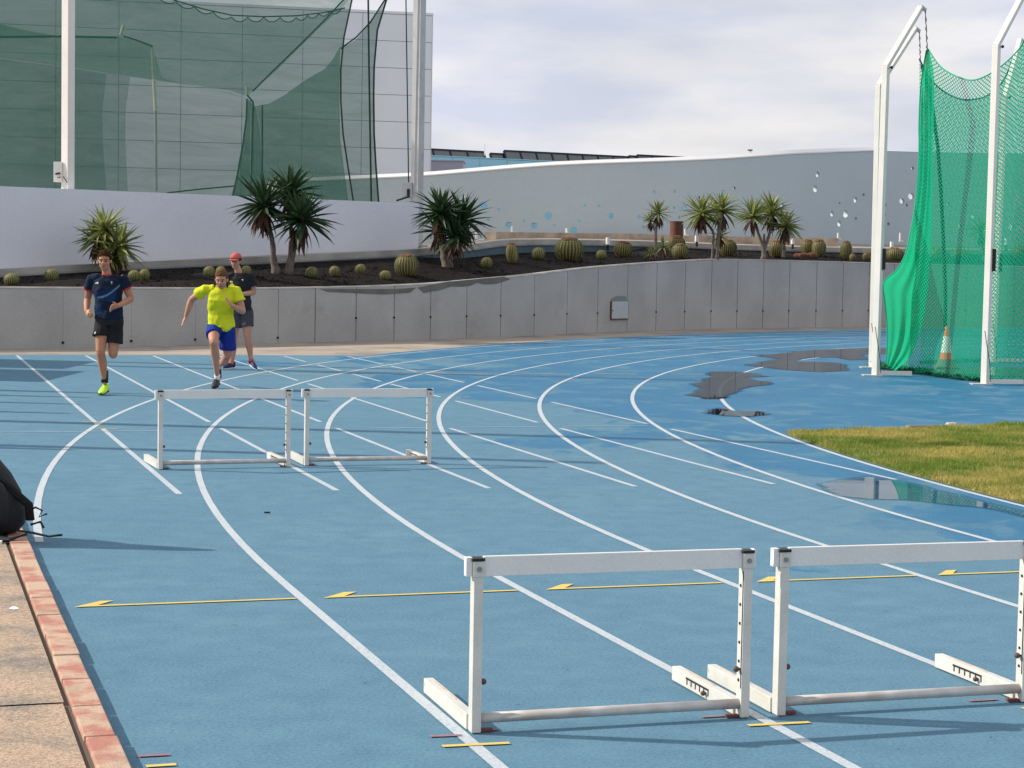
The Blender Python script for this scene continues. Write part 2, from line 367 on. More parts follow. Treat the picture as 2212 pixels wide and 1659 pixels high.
M['cactus_small'] = cactus_material('young_cactus_skin', (.07, .08, .022, 1), (.44, .40, .14, 1), 20)
M['spine'] = leaf_material('yellow_spine', (.42, .36, .15, 1), (.55, .48, .22, 1), .4, .6)
M['wool'] = mat('brown_crown_wool', (.20, .085, .045, 1), (.11, .055, .035, 1), scale=14, rough=1.0, bump=1, bscale=40)
M['skin'] = mat('skin', (.48, .225, .13, 1), (.41, .18, .10, 1), scale=7, rough=.55, spec=.35)
M['skin2'] = mat('skin_fair', (.52, .265, .18, 1), (.45, .21, .14, 1), scale=7, rough=.55, spec=.35)
M['hair'] = mat('brown_hair', (.024, .011, .006, 1), (.05, .024, .012, 1), scale=30, spec=.05, rough=.95, bump=.8, bscale=90)
M['hair2'] = mat('light_brown_hair', (.10, .052, .026, 1), (.16, .085, .042, 1), scale=30, spec=.05, rough=.95, bump=.8, bscale=90)
M['eye'] = mat('dark_eye', (.015, .010, .009, 1), rough=.3)
M['lip'] = mat('lips', (.30, .10, .08, 1), rough=.5)
def cloth(name, c, c2): return mat(name, c, c2, scale=5, rough=.85, spec=.2, bump=.6, bscale=11, detail=3)
M['navy'] = cloth('navy_shirt_cloth', (.006, .011, .026, 1), (.006, .015, .040, 1))
M['bluepanel'] = cloth('blue_shirt_panel', (.007, .032, .11, 1), (.006, .020, .065, 1))
M['swoosh'] = mat('grey_blue_print', (.09, .16, .24, 1), rough=.8)
M['redtrim'] = mat('red_trim', (.42, .022, .03, 1), rough=.8)
M['blackcloth'] = cloth('black_shorts_cloth', (.010, .010, .012, 1), (.022, .021, .024, 1))
M['yellowcloth'] = cloth('neon_yellow_cloth', (.66, .70, .03, 1), (.56, .62, .02, 1))
M['blueshorts'] = cloth('royal_blue_cloth', (.010, .036, .27, 1), (.008, .026, .20, 1))
M['blacktee'] = cloth('black_tee_cloth', (.014, .015, .018, 1), (.024, .024, .028, 1))
M['greyshorts'] = cloth('grey_shorts_cloth', (.055, .058, .072, 1), (.042, .044, .056, 1))
M['cap'] = cloth('faded_red_cloth', (.55, .14, .13, 1), (.42, .085, .08, 1))
M['neon'] = mat('neon_green_shoe', (.50, .85, .06, 1), rough=.5)
M['white'] = mat('white_cloth', (.75, .75, .75, 1), rough=.7)
M['darkshoe'] = mat('dark_grey_shoe', (.02, .02, .026, 1), rough=.6)
M['blueshoe'] = mat('dark_blue_shoe', (.010, .022, .085, 1), rough=.55)
M['orangered'] = mat('orange_red_sock', (.60, .12, .08, 1), rough=.8)
M['cone_o'] = mat('orange_cone_plastic', (.80, .10, .03, 1), rough=.5)
M['cone_w'] = mat('white_cone_band', (.72, .72, .68, 1), rough=.5)
M['cone_b'] = mat('grey_cone_foot', (.12, .125, .12, 1), rough=.8)
M['bag'] = mat('black_nylon', (.006, .006, .008, 1), (.012, .012, .014, 1), scale=12, rough=.7, bump=.5, bscale=30)
M['doormetal'] = mat('grey_hatch_paint', (.44, .50, .50, 1), (.40, .455, .455, 1), scale=3, rough=.5, coord='World')
M['patch'] = mat('smooth_concrete_patch', (.22, .225, .22, 1), rough=.9)
M['navyboard'] = mat('navy_board_cloth', (.02, .03, .06, 1), rough=.8)
M['stain'] = mat('damp_stain', (.13, .125, .115, 1), (.17, .165, .15, 1), scale=2, rough=.9, coord='World')

# ================================================================== GROUND
def flat(name, pts, z, mt, parent=None, **kw):
    bm = bmesh.new(); vs = [bm.verts.new((p[0], p[1], z)) for p in pts]; f = bm.faces.new(vs)
    bmesh.ops.triangulate(bm, faces=[f])
    me_o = obj(name, bm, mt, parent, **kw)
    me = me_o.data
    for p in me.polygons:
        if p.normal.z < 0: p.flip()
    return me_o
g = 900
pyobj('ground', [(-g, -g, -.06), (g, -g, -.06), (g, g, -.06), (-g, g, -.06)], [(0, 1, 2, 3)], M['ground'], kind='structure')

# outer edge of the rubber: end of the straight, then the bend
outer = [lw(-16, 35.6), lw(8.62, 35.75), lw(9.5, 37.1)]
outer += [lw(13.3, 41.6), lw(16.3, 44.5), lw(20.1, 47.6), lw(24.0, 50.3), lw(28.5, 52.9), lw(34, 55.1), lw(40, 56.2), lw(48, 56.0), lw(60, 52), lw(70, 45)]
track_poly = [lw(.73, 13.5), lw(-16, 13.5)] + outer + [lw(70, -12), lw(.73, -12)]
track = flat('running_track', track_poly, 0.0, M['track'], kind='structure')
# sand coloured concrete path round the outside
path_poly = [lw(-18, 13.5), lw(-18, 47), lw(3, 47), lw(12, 52), lw(22, 60), lw(40, 70), lw(80, 66), lw(80, 30)] 
flat('concrete_path', path_poly, -.02, M['sand'], kind='structure')

LZ = .0012
rr0 = random.Random(11)
def strip_line(name, pts, w, z, mt, parent=track, **kw):
    n = len(pts); vs = []; fs = []
    for i, p in enumerate(pts):
        d = (pts[min(i + 1, n - 1)] - pts[max(i - 1, 0)]); d.z = 0; d.normalize(); s = Vector((-d.y, d.x, 0)) * (w / 2)
        vs += [(p.x + s.x, p.y + s.y, z), (p.x - s.x, p.y - s.y, z)]
    for i in range(n - 1): fs.append((2 * i + 1, 2 * i + 3, 2 * i + 2, 2 * i))
    return pyobj(name, vs, fs, mt, parent)
def lane_curve(k):
    """straight up to the bend, then a circular arc."""
    r = RAD + LW * (5 - k); u = U0 + LW * k; pts = []
    v0 = -10 if k >= 0 else 12.05
    if k >= 0: pts += [lw(u, v) for v in np.linspace(v0, VC, 30)[:-1]]
    a0 = 0 if k >= 0 else math.asin((12.05 - VC) / r)
    amax = R(112)
    for a in np.linspace(a0, amax, 120):
        p = (UC - r * math.cos(a), VC + r * math.sin(a))
        if p[1] > 35.7 and p[0] < 8.6: continue
        pts.append(lw(*p))
    return pts
for k in range(-1, 6):
    if k == 5: continue
    strip_line('lane_line', lane_curve(k), .052, LZ * 2, M['line'])
# the inner line beside the grass is a low aluminium kerb painted white on the straight, paint on the bend
strip_line('lane_line', lane_curve(5), .055, LZ * 2, M['line'])
segs = {0: [(35.4, 20.65), (20.1, 14.37)], 1: [(35.4, 20.8), (20.0, 14.4)],
        2: [(35.4, 28.4), (27.9, 20.7), (19.87, 14.35)],
        3: [(35.4, 28.05), (27.3, 20.6), (19.74, 14.28)],
        4: [(35.4, 33.4), (32.4, 30.5), (29.7, 27.8), (27.2, 24.5), (23.75, 20.4), (19.6, 14.25)],
        5: [(35.4, 32.6), (32.05, 30.3), (29.7, 27.5), (26.8, 24.1), (23.45, 20.1), (19.4, 14.4)]}
for k, ss in segs.items():
    for a, b in ss:
        strip_line('straight_line', [lw(U0 + LW * k, v) for v in np.linspace(a, b, 8)], .05, LZ, M['line_straight'])
# cross markings
strip_line('cross_line', [lw(u, 19.75) for u in np.linspace(-1, 2.6, 4)], .035, LZ * 3, M['thinline'])
for a, b in ((3.3, 4.25), (4.8, 5.55), (5.8, 6.7), (7.0, 8.0)):
    strip_line('cross_line', [lw(a, 19.83), lw(b, 19.83)], .03, LZ * 3, M['thinline'])
# yellow relay arrows, one half-barbed arrow per lane
def arrow(u_tip, u_end, v=9.745):
    w = .016; z = LZ * 4
    pts = [lw(u_tip, v - w, z), lw(u_end, v - w, z), lw(u_end, v + w, z), lw(u_tip + .12, v + w, z), lw(u_tip + .215, v + .135, z), lw(u_tip + .145, v + .135, z)]
    pyobj('arrow_marking', pts, [(0, 1, 2, 3), (0, 3, 4, 5)], M['yellow'], track)
arrow(.832, 1.97); arrow(2.115, 3.19); arrow(3.352, 4.40); arrow(4.61, 5.63); arrow(5.77, 6.86); arrow(7.0, 8.08)
for a, b in (((8.29, 29.93), (9.12, 29.52)), ((9.68, 29.90), (10.51, 29.47)), ((11.03, 29.79), (11.71, 29.56)), ((12.37, 29.65), (12.87, 29.45))):
    strip_line('arrow_marking', [lw(*a), lw(*b)], .05, LZ * 4, M['yellow'])
for a, b in (((5.35, 29.6), (5.55, 29.5)), ((5.9, 29.7), (6.4, 29.5)), ((1.86, 20.9), (2.1, 20.85)), ((1.95, 20.1), (2.15, 20.05))):
    strip_line('tick_mark', [lw(*a), lw(*b)], .04, LZ * 4, M['yellow'])
for a, b in (((1.885, 6.606), (2.14, 6.592)), ((3.12, 6.63), (3.38, 6.62)), ((.81, 6.585), (.915, 6.585)), ((4.34, 6.63), (4.6, 6.62))):
    strip_line('tick_mark', [lw(*a), lw(*b)], .03, LZ * 4, M['yellow'])
for a, b in (((1.88, 6.757), (2.0, 6.747)), ((.80, 6.728), (.91, 6.725)), ((2.08, 6.80), (2.16, 6.80)), ((3.00, 6.80), (3.14, 6.80)), ((4.2, 6.8), (4.33, 6.8))):
    strip_line('tick_mark', [lw(*a), lw(*b)], .025, LZ * 4, M['red'])

M['scuff'] = mat('dark_scuff', (.05, .10, .14, 1), rough=.9)
scv, scf = [], []
for i in range(420):
    u_, v__ = rr0.uniform(.9, 9), rr0.uniform(4.5, 22); p = lw(u_, v__); a = rr0.uniform(0, 3.14); L_ = rr0.uniform(.004, .018); w_ = rr0.uniform(.002, .005); k = len(scv)
    d = Vector((math.cos(a), math.sin(a), 0)); n_ = Vector((-d.y, d.x, 0))
    scv += [(p + d * L_ + Vector((0, 0, .0075))), (p + n_ * w_ + Vector((0, 0, .009))), (p - d * L_ + Vector((0, 0, .0075))), (p - n_ * w_ + Vector((0, 0, .0075)))]; scf.append((k, k + 1, k + 2, k + 3))
o = pyobj('rubber_crumbs', scv, scf, M['scuff'], kind='stuff'); tag(o, 'tiny dark rubber crumbs scattered over the near track', 'debris')
# puddles
def P1(x, y): return gnd(1426.4 + x / 4.48, 713.2 + y / 4.48)
def P2(x, y): return gnd(1663.4 + x / 4.032, 822.9 + y / 4.032)
pud = [[P1(*q) for q in ((255, 518), (410, 495), (385, 470), (500, 455), (415, 425), (490, 400), (730, 400), (930, 420), (1000, 440), (1110, 450), (850, 460), (960, 490), (1060, 498), (1130, 520), (900, 550), (820, 565), (800, 595), (680, 630), (690, 655), (600, 670), (400, 670), (350, 650), (245, 630), (360, 560))],
       [P1(*q) for q in ((840, 240), (1050, 235), (1340, 205), (1500, 190), (1800, 180), (2200, 175), (2300, 178), (2300, 235), (1960, 235), (2030, 285), (1800, 290), (1700, 265), (1450, 268), (1310, 305), (1640, 310), (1800, 330), (1820, 370), (1860, 395), (1560, 410), (1200, 390), (980, 360), (780, 340), (900, 315), (1130, 280))],
       [P1(*q) for q in ((390, 805), (440, 770), (560, 750), (720, 780), (1000, 785), (1100, 815), (900, 845), (600, 835))],
       [P2(*q) for q in ((400, 900), (600, 862), (860, 832), (1080, 858), (1500, 950), (2212, 1128), (2420, 1185), (2240, 1196), (1800, 1112), (1160, 1046), (850, 1040), (560, 1010), (430, 950))],
       [gnd(x, y) for x, y in ((1980, 797), (2040, 790), (2120, 792), (2230, 797), (2230, 815), (2130, 812), (2060, 808), (2000, 806))]]
for pts in pud:
    c = [p.copy() for p in pts]; q = []
    for i, p in enumerate(c):                       # soften and roughen the shore
        a, b = c[i - 1], c[(i + 1) % len(c)]
        for t in (0, .33, .66):
            s = p.lerp(b, t); nn = noise.noise(s * 2.3) * .10 * min(1, (b - p).length * 1.2)
            d = (b - p).normalized(); q.append(s + Vector((-d.y, d.x, 0)) * nn)
    bmp = bmesh.new(); f = bmp.faces.new([bmp.verts.new((p.x, p.y, LZ * 5)) for p in q]); f.normal_update()
    if f.normal.z < 0: f.normal_flip()
    bmesh.ops.triangulate(bmp, faces=bmp.faces[:])
    for _ in range(5):
        es = [e for e in bmp.edges if e.calc_length() > .13]
        if not es: break
        bmesh.ops.subdivide_edges(bmp, edges=es, cuts=1); bmesh.ops.triangulate(bmp, faces=[f_ for f_ in bmp.faces if len(f_.verts) > 3])
    mp_e = bpy.data.meshes.new('rain_puddle'); bmp.to_mesh(mp_e); bmp.free(); at_ = mp_e.attributes.new('depth', 'FLOAT', 'POINT')
    A_ = np.array([(p.x, p.y) for p in q]); B_ = np.roll(A_, -1, 0); D_ = B_ - A_; L2_ = (D_ ** 2).sum(1) + 1e-12
    for k_, v_ in enumerate(mp_e.vertices):
        P_ = np.array(v_.co[:2]); t_ = np.clip(((P_ - A_) * D_).sum(1) / L2_, 0, 1); at_.data[k_].value = float(min(1.0, np.sqrt((((A_ + D_ * t_[:, None]) - P_) ** 2).sum(1).min()) / .15))
    mesh_obj('rain_puddle', mp_e, M['water_thin'] if pts is pud[3] else M['water'], None, kind='structure')

# grass infield
gl = [gnd(x, y) for x, y in ((1712, 936), (1800, 931), (1900, 929), (1990, 929), (2050, 925), (2212, 916), (2420, 905))]
inner = []
ul = U0 + LW * 5 + .06
for v in np.linspace(-6, VC, 12): inner.append(lw(ul, v))
for a in np.linspace(0.0, math.asin((18.6 - VC) / (RAD - .06)), 10)[1:]: inner.append(lw(UC - (RAD - .06) * math.cos(a), VC + (RAD - .06) * math.sin(a)))
gp = inner + gl + [lw(24, 22), lw(24, -6)]
M['turf'] = mat('turf_soil', (.13, .17, .035, 1), (.24, .20, .08, 1), scale=2.2, rough=1.0, grain=.3, gscale=80, stain=(.16, .085, .055, 1), sscale=2.6, sthr=(.60, .68), coord='World')
turf = flat('grass_infield', gp, LZ * 3, M['turf'], kind='structure')
def inside(pt, poly):
    x, y = pt; c = False; j = len(poly) - 1
    for i in range(len(poly)):
        a, b = poly[i], poly[j]
        if (a.y > y) != (b.y > y) and x < (b.x - a.x) * (y - a.y) / (b.y - a.y) + a.x: c = not c
        j = i
    return c
mtg, t, n, l, o_ = nodes('grass_blade')
g_ = n.new('ShaderNodeNewGeometry')
cc = _mix(t, _ramp(t, _noise(t, g_.outputs['Position'], .55, 7, .65), [(.44, 0.0), (.58, 1.0)]), (.19, .285, .045, 1), (.60, .49, .165, 1))
cc = _mix(t, _ramp(t, _noise(t, g_.outputs['Position'], 30, 2), [(.35, 0.0), (.7, .6)]), cc, (.17, .21, .04, 1))
b_ = n.new('ShaderNodeBsdfPrincipled'); l.new(cc, b_.inputs['Base Color']); b_.inputs['Roughness'].default_value = .7; b_.inputs['Specular IOR Level'].default_value = .2
tl_ = n.new('ShaderNodeBsdfTranslucent'); l.new(cc, tl_.inputs[0]); mx_ = n.new('ShaderNodeMixShader'); mx_.inputs[0].default_value = .35
l.new(b_.outputs[0], mx_.inputs[1]); l.new(tl_.outputs[0], mx_.inputs[2]); l.new(mx_.outputs[0], o_.inputs[0]); M['grass'] = mtg
vs, fs = [], []; rr = random.Random(3); cnt = 0
while cnt < 90000:
    x, y = rr.uniform(2.9, 8.6), rr.uniform(9.5, 24.5)
    if x > .30 * y + .6: continue
    if not inside((x, y), gp): continue
    bare = noise.noise(Vector((x * 1.6, y * 1.6, 4)))
    if bare > .33 and rr.random() < .8: continue
    h = rr.uniform(.02, .05) * (1.3 if noise.noise(Vector((x * 2.5, y * 2.5, 1))) > 0 else .85); a = rr.uniform(0, 6.28); w = rr.uniform(.003, .006)
    lx, ly = rr.gauss(0, .02), rr.gauss(0, .02); i = len(vs)
    vs += [(x - w * math.cos(a), y - w * math.sin(a), .01), (x + w * math.cos(a), y + w * math.sin(a), .01), (x + lx, y + ly, .012 + h)]
    fs.append((i, i + 1, i + 2)); cnt += 1
go = pyobj('grass', vs, fs, M['grass'], kind='stuff')
go['label'] = 'short green and straw coloured grass beside the inner lane'; go['category'] = 'grass'
# throwing circle rim edge in the grass
b = bmesh.new(); p0 = gnd(1960, 930.5); p1 = gnd(2036, 927); d = (p1 - p0)
tube(b, [p0 + Vector((0, 0, .02)), p1 + Vector((0, 0, .02))], (.05, .03), 6)
tag(obj('concrete_strip', b, M['sand']), 'pale concrete strip along the far edge of the grass', 'kerb')
b = bmesh.new(); q0 = gnd(2046, 923.5); q1 = gnd(2062, 922.5); tube(b, [q0 + Vector((0, 0, .03)), q1 + Vector((0, 0, .03))], .03, 6)
tag(obj('marker_block', b, M['cone_w']), 'small pale block at the end of the concrete strip', 'marker')

# kerb at the near left: pavement, then one row of kerbstones
pv = flat('pavement', [lw(.605, 13.3), lw(-9, 13.3), lw(-9, 7.50), lw(.605, 7.50)], .034, M['slab'], kind='structure')
flat('pavement_slab', [lw(.60, 7.485), lw(-9, 7.485), lw(-9, -6), lw(.60, -6)], .032, M['slab'], pv)
kb = bmesh.new()
def lbox(bm, u0, u1, v0, v1, z0, z1, bev=0, jit=None):
    Mx = Matrix.Rotation(LA, 4, 'Z')
    box(bm, u0, u1, v0, v1, z0, z1, Mx, bev)
lbox(kb, -9, .722, -6, 13.28, -.05, .020); obj('kerb_bed', kb, M['mortar'], pv)
kr = thing('kerb', 'row of reddish kerbstones edging the track at the left', 'kerb', lw(.685, 4, 0), LA)
v = 13.25; i = 0
while v > -1:
    b = bmesh.new(); dv = .488; j = rr.uniform(-.004, .004); zt = .042 + rr.uniform(-.003, .003)
    box(b, -.055 + j, .057 + j, v - dv + .006 - 4, v - .006 - 4, -.01, zt, None, .006)
    obj('kerbstone', b, M['kerbstone'], kr); v -= dv
b = bmesh.new(); f = b.faces.new([b.verts.new(gnd(30 + 10 * math.cos(a) * (1 + .3 * math.sin(3 * a)), 1313 + 3.4 * math.sin(a), .036)) for a in np.linspace(0, 2 * math.pi, 12)[:-1]])
tag(obj('paper_scrap', b, M['white']), 'white scrap lying on the pavement slab beside the kerb', 'litter')
for q in ((937, 1379), (577, 1107)):
    pass
b = bmesh.new(); p = gnd(577, 1107, .01); tube(b, [p - Vector((.02, 0, 0)), p + Vector((.02, .01, 0))], .006, 5)
tag(obj('leaf_litter', b, M['black']), 'tiny dark leaf on the track in front of the left far hurdle', 'leaf')

# ================================================================== RETAINING WALL
# (x, y, height of the top), left to right, as surveyed on the ground
RW_ = [(-22, 29.5, 1.2), (-14.5, 34.0, 1.2), (-9.94, 36.9, 1.2), (-8.87, 37.7, 1.2), (-7.81, 39.0, 1.2), (-5.20, 42.0, 1.21), (-2.52, 44.95, 1.30), (-1.16, 46.8, 1.41), (.51, 49.3, 1.585), (2.30, 52.6, 1.81), (5.07, 56.4, 2.045), (6.86, 58.5, 2.12), (10.71, 61.96, 2.115), (12.03, 63.2, 2.11), (16.5, 66.3, 2.10), (22, 69.2, 2.1), (32, 72, 2.1)]
wall_path = smooth_path([Vector(p) for p in RW_], 700)
wpx = [pix((p.x, p.y, 0))[0] for p in wall_path]
def wall_at(xv):
    """point on the wall line seen at picture column xv (z = height of the wall there)"""
    k = int(np.searchsorted(wpx, xv)); k = min(max(k, 1), len(wpx) - 1)
    f = (xv - wpx[k - 1]) / (wpx[k] - wpx[k - 1]); return wall_path[k - 1].lerp(wall_path[k], f)
wall = thing('retaining_wall', 'curved grey concrete retaining wall with vertical panel joints behind the track', 'wall', (0, 0, 0))
ticks_nat = [-1100, -830, -560, -290, -20, 248, 517, 769, 1094, 1240, 1401, 1551, 1694, 1836, 1970, 2102, 2231, 2351, 2468, 2582, 2694, 2798, 2900, 3002, 3104, 3211, 3315, 3417, 3515, 3610, 3705, 3800, 3895, 3990, 4090, 4200]
ticks = [q / 1.8228 for q in ticks_nat]
def wall_seg(x0, x1, gap, off, thick, zlo, dz, name, mt, parent, nseg=5, cut=None):
    """a slab of wall between two columns, following the curve"""
    n = nseg; vs = []; fs = []
    pts = [wall_at(x0 + (x1 - x0) * i / n) for i in range(n + 1)]
    A, B = pts[0], pts[-1]; dd = (B - A); dd.z = 0; L = dd.length; dd.normalize()
    pts[0] = A + dd * gap; pts[-1] = B - dd * gap
    for i, p in enumerate(pts):
        d = pts[min(i + 1, n)] - pts[max(i - 1, 0)]; d.z = 0; d.normalize(); nn = Vector((-d.y, d.x, 0))   # towards the back
        a = p + nn * off; b = p + nn * (off + thick)
        vs += [(a.x, a.y, zlo), (a.x, a.y, p.z + dz), (b.x, b.y, p.z + dz), (b.x, b.y, zlo)]
    for i in range(n):
        k = 4 * i
        for q in range(4): fs.append((k + q, k + (q + 1) % 4, k + 4 + (q + 1) % 4, k + 4 + q))
    fs.append((0, 1, 2, 3)); fs.append((4 * n + 3, 4 * n + 2, 4 * n + 1, 4 * n))
    bm = bmesh.new(); bv = [bm.verts.new(q) for q in vs]
    for f in fs: bm.faces.new([bv[i] for i in f])
    return obj(name, bm, mt, parent)
core_ranges = [(ticks[0], ticks[-1])]
wall_seg(ticks[0], ticks[-1], 0, .045, .16, -.05, -.02, 'core', M['mortar'], wall, 120)
for i in range(len(ticks) - 1):
    left = ticks_nat[i] < 1240
    gp_ = .0025 if left and i not in (8,) else .013
    wall_seg(ticks[i], ticks[i + 1], gp_, 0.0, .06, -.03, -.035, 'panel', M['concrete'], wall, 6)
wall_seg(ticks[0], ticks[-1], 0, -.006, .215, -.0, 0, 'tmp', M['concrete'], wall, 2) if False else None
# pale coping strip
def ribbon(name, pathpts, off0, off1, z0f, z1f, mt, parent, **kw):
    n = len(pathpts); vs = []; fs = []
    for i, p in enumerate(pathpts):
        d = pathpts[min(i + 1, n - 1)] - pathpts[max(i - 1, 0)]; d.z = 0; d.normalize(); nn = Vector((-d.y, d.x, 0))
        a = p + nn * off0; b = p + nn * off1
        vs += [(a.x, a.y, p.z + z0f), (a.x, a.y, p.z + z1f), (b.x, b.y, p.z + z1f), (b.x, b.y, p.z + z0f)]
    for i in range(n - 1):
        k = 4 * i
        for q in range(4): fs.append((k + q, k + (q + 1) % 4, k + 4 + (q + 1) % 4, k + 4 + q))
    fs.append((0, 1, 2, 3)); fs.append((4 * n - 1, 4 * n - 2, 4 * n - 3, 4 * n - 4))
    bm = bmesh.new(); bv = [bm.verts.new(q) for q in vs]
    for f in fs: bm.faces.new([bv[i] for i in f])
    return obj(name, bm, mt, parent, **kw)

def bevel_cap(name, pathpts, off0, off1, zb, zt, slope, mt, parent):
    n = len(pathpts); vs = []; fs = []
    for i, p in enumerate(pathpts):
        d = pathpts[min(i + 1, n - 1)] - pathpts[max(i - 1, 0)]; d.z = 0; d.normalize(); nn = Vector((-d.y, d.x, 0))
        for off, z in ((off0, zb), (off0, zb + .25 * (zt - zb)), (off0 + slope, zt), (off1, zt), (off1, zb)):
            a = p + nn * off; vs.append((a.x, a.y, p.z + z))
    for i in range(n - 1):
        for q in range(5): fs.append((5 * i + q, 5 * i + (q + 1) % 5, 5 * i + 5 + (q + 1) % 5, 5 * i + 5 + q))
    fs.append((0, 1, 2, 3, 4)); fs.append(tuple(5 * (n - 1) + q for q in (4, 3, 2, 1, 0)))
    bm = bmesh.new(); bv = [bm.verts.new(q) for q in vs]
    for f in fs: bm.faces.new([bv[i] for i in f])
    return obj(name, bm, mt, parent)
bevel_cap('coping', [wall_at(x) for x in np.linspace(ticks[0], ticks[-1], 160)], -.008, .21, -.034, 0.0, .03, M['concrete_top'], wall)
# lifting holes at the joints
for i, q in enumerate(ticks_nat):
    p = wall_at(q / 1.8228)
    hz = .10 if q < 1240 else .52
    if q == 1240 or q < 0: continue
    b = bmesh.new(); tube(b, [Vector((p.x - .0, p.y - .03, hz)), Vector((p.x, p.y + .05, hz))], .026, 8)
    obj('tie_hole', b, M['darkhole'], wall)
# damp stain under the coping (thin film of algae), and a patch over the hatch
def wall_patch(name, poly, off, mt, parent=wall, **kw):
    """poly in picture coordinates; laid on the wall face following its curve"""
    xs = [q[0] for q in poly]; n = 14; x0, x1 = min(xs), max(xs); vs = []; fs = []
    def yr(x):
        ys = []
        for i in range(len(poly)):
            a, b = poly[i], poly[(i + 1) % len(poly)]
            if (a[0] - x) * (b[0] - x) <= 0 and a[0] != b[0]: ys.append(a[1] + (b[1] - a[1]) * (x - a[0]) / (b[0] - a[0]))
        return min(ys), max(ys)
    for i in range(n + 1):
        x = x0 + (x1 - x0) * (i + (1e-3 if i == 0 else -1e-3 if i == n else 0)) / n; p = wall_at(x); d = wall_at(x + 4) - wall_at(x - 4); d.z = 0; d.normalize(); nn = Vector((-d.y, d.x, 0))
        ya, yb = yr(x); q = p - nn * off; Yq = q.y
        for yy in (ya, yb):
            w = at(x, yy, Yq); vs.append((q.x, q.y, w.z))
    for i in range(n): fs.append((2 * i, 2 * i + 1, 2 * i + 3, 2 * i + 2))
    return pyobj(name, vs, fs, mt, parent)
wall_patch('damp_stain', [(900, 621), (960, 609), (1040, 601), (1090, 597), (1100, 603), (1075, 612), (1045, 615), (1030, 610), (1010, 619), (970, 619), (950, 627), (925, 630), (905, 636)], .0085, M['stain'])
wall_patch('damp_stain', [(690, 624), (760, 624), (860, 624), (898, 621), (890, 632), (830, 636), (760, 633), (700, 630)], .0085, M['stain'])
wall_patch('render_patch', [(1318, 645), (1330, 639), (1352, 640), (1353, 651), (1318, 651)], .006, M['patch'])
hatch = thing('utility_hatch', 'small grey metal service hatch set in the retaining wall', 'hatch', (0, 0, 0))
def wpt(x, y, off=.0):
    p = wall_at(x); d = wall_at(x + 4) - wall_at(x - 4); d.z = 0; d.normalize(); nn = Vector((-d.y, d.x, 0)); q = p - nn * off
    return Vector((q.x, q.y, at(x, y, q.y).z)), nn, d
a, nn, d = wpt(1317, 690); bb, _, _ = wpt(1354, 651)
dv = Vector((bb.x - a.x, bb.y - a.y, 0)); Lh = dv.length; dv.normalize(); nh = Vector((-dv.y, dv.x, 0)); zz0, zz1 = a.z, bb.z
Mh = Matrix((( dv.x, nh.x, 0, a.x), (dv.y, nh.y, 0, a.y), (0, 0, 1, zz0), (0, 0, 0, 1)))
H_ = zz1 - zz0
hatch.location = (a.x, a.y, zz0)
Ml = Matrix(((dv.x, nh.x, 0, 0), (dv.y, nh.y, 0, 0), (0, 0, 1, 0), (0, 0, 0, 1)))
obj('door', boxbm(.03, Lh - .01, -.045, .0, .02, H_, M=Ml, bev=.006), M['doormetal'], hatch)
b = bmesh.new(); box(b, 0, .028, -.04, .02, 0, H_ + .01, Ml); box(b, .028, Lh, -.04, .02, -.012, .018, Ml); box(b, Lh - .008, Lh + .01, -.04, .02, .018, H_ + .01, Ml); obj('frame', b, M['rust'], hatch)
b = bmesh.new(); ball(b, Ml @ Vector((.06, -.055, H_ * .5)), .02, 1); obj('lock', b, M['black'], hatch)

# ================================================================== PLANTER BED, LEDGE, UPPER PATH
LX = [-420, -60, 0, 191, 581, 905, 961, 1029, 1087, 1180, 1371, 1617, 1818, 1944, 2212, 2520]
LY = [600, 585, 582, 571, 554, 538.6, 534, 527, 518, 517, 520, 530, 535, 537, 541, 546]
LD = [37.0, 40.5, 41.2, 42.8, 45.6, 49.3, 50.6, 52.0, 53.2, 55.3, 59.5, 64.0, 67.0, 69.0, 72.2, 76]
ledge_pts = [at(x, interp(x, LX, LY), interp(x, LX, LD)) for x in np.linspace(-420, 2520, 130)]
ledge_x = list(np.linspace(-420, 2520, 130))
lp_s = []
for i in range(len(ledge_pts)):
    a = ledge_pts[max(0, i - 1)]; c_ = ledge_pts[min(len(ledge_pts) - 1, i + 1)]; lp_s.append((a + ledge_pts[i] * 2 + c_) / 4)
ledge_pts = lp_s
def ledge_at(xv): 
    k = int(np.searchsorted(ledge_x, xv)); k = min(max(k, 1), len(ledge_x) - 1)
    f = (xv - ledge_x[k - 1]) / (ledge_x[k] - ledge_x[k - 1]); return ledge_pts[k - 1].lerp(ledge_pts[k], f)
led = thing('planter_edge', 'pale concrete walkway edge along the back of the dark cactus bed', 'kerb')
bevel_cap('edge_cap', ledge_pts, 0, .35, -.17, 0, .04, M['ledge'], led)
ribbon('edge_face', ledge_pts, .035, .3, -.9, -.172, M['teal'], led)
for i in range(6, 118, 4):                           # short cast lengths of the edge, on the left part
    if ledge_x[i] < 560:
        pass
def drop(xv): return interp(xv, [-400, 0, 600, 900, 1000, 1090, 1350, 1400, 2300], [.19, .19, .19, .20, .34, .38, .34, .19, .19])
def bed_pt(xv, t):
    f = wall_at(xv); d = wall_at(xv + 4) - wall_at(xv - 4); d.z = 0; d.normalize(); nn = Vector((-d.y, d.x, 0))
    a = Vector((f.x, f.y, f.z - .045)) + nn * .19; e = ledge_at(xv); bk = Vector((e.x, e.y + .08, e.z - drop(xv)))
    p = a.lerp(bk, t)
    return p
bx = np.linspace(-400, 2280, 300); vs, fs = [], []; NT = 26
for i, x in enumerate(bx):
    for j in range(NT + 1):
        p = bed_pt(x, j / NT); s_ = math.sin(math.pi * j / NT)
        p.z += s_ * (.05 * noise.noise(p * .8) + .035 * noise.noise(p * 3.1) + .02 * noise.noise(p * 9)); vs.append(p)
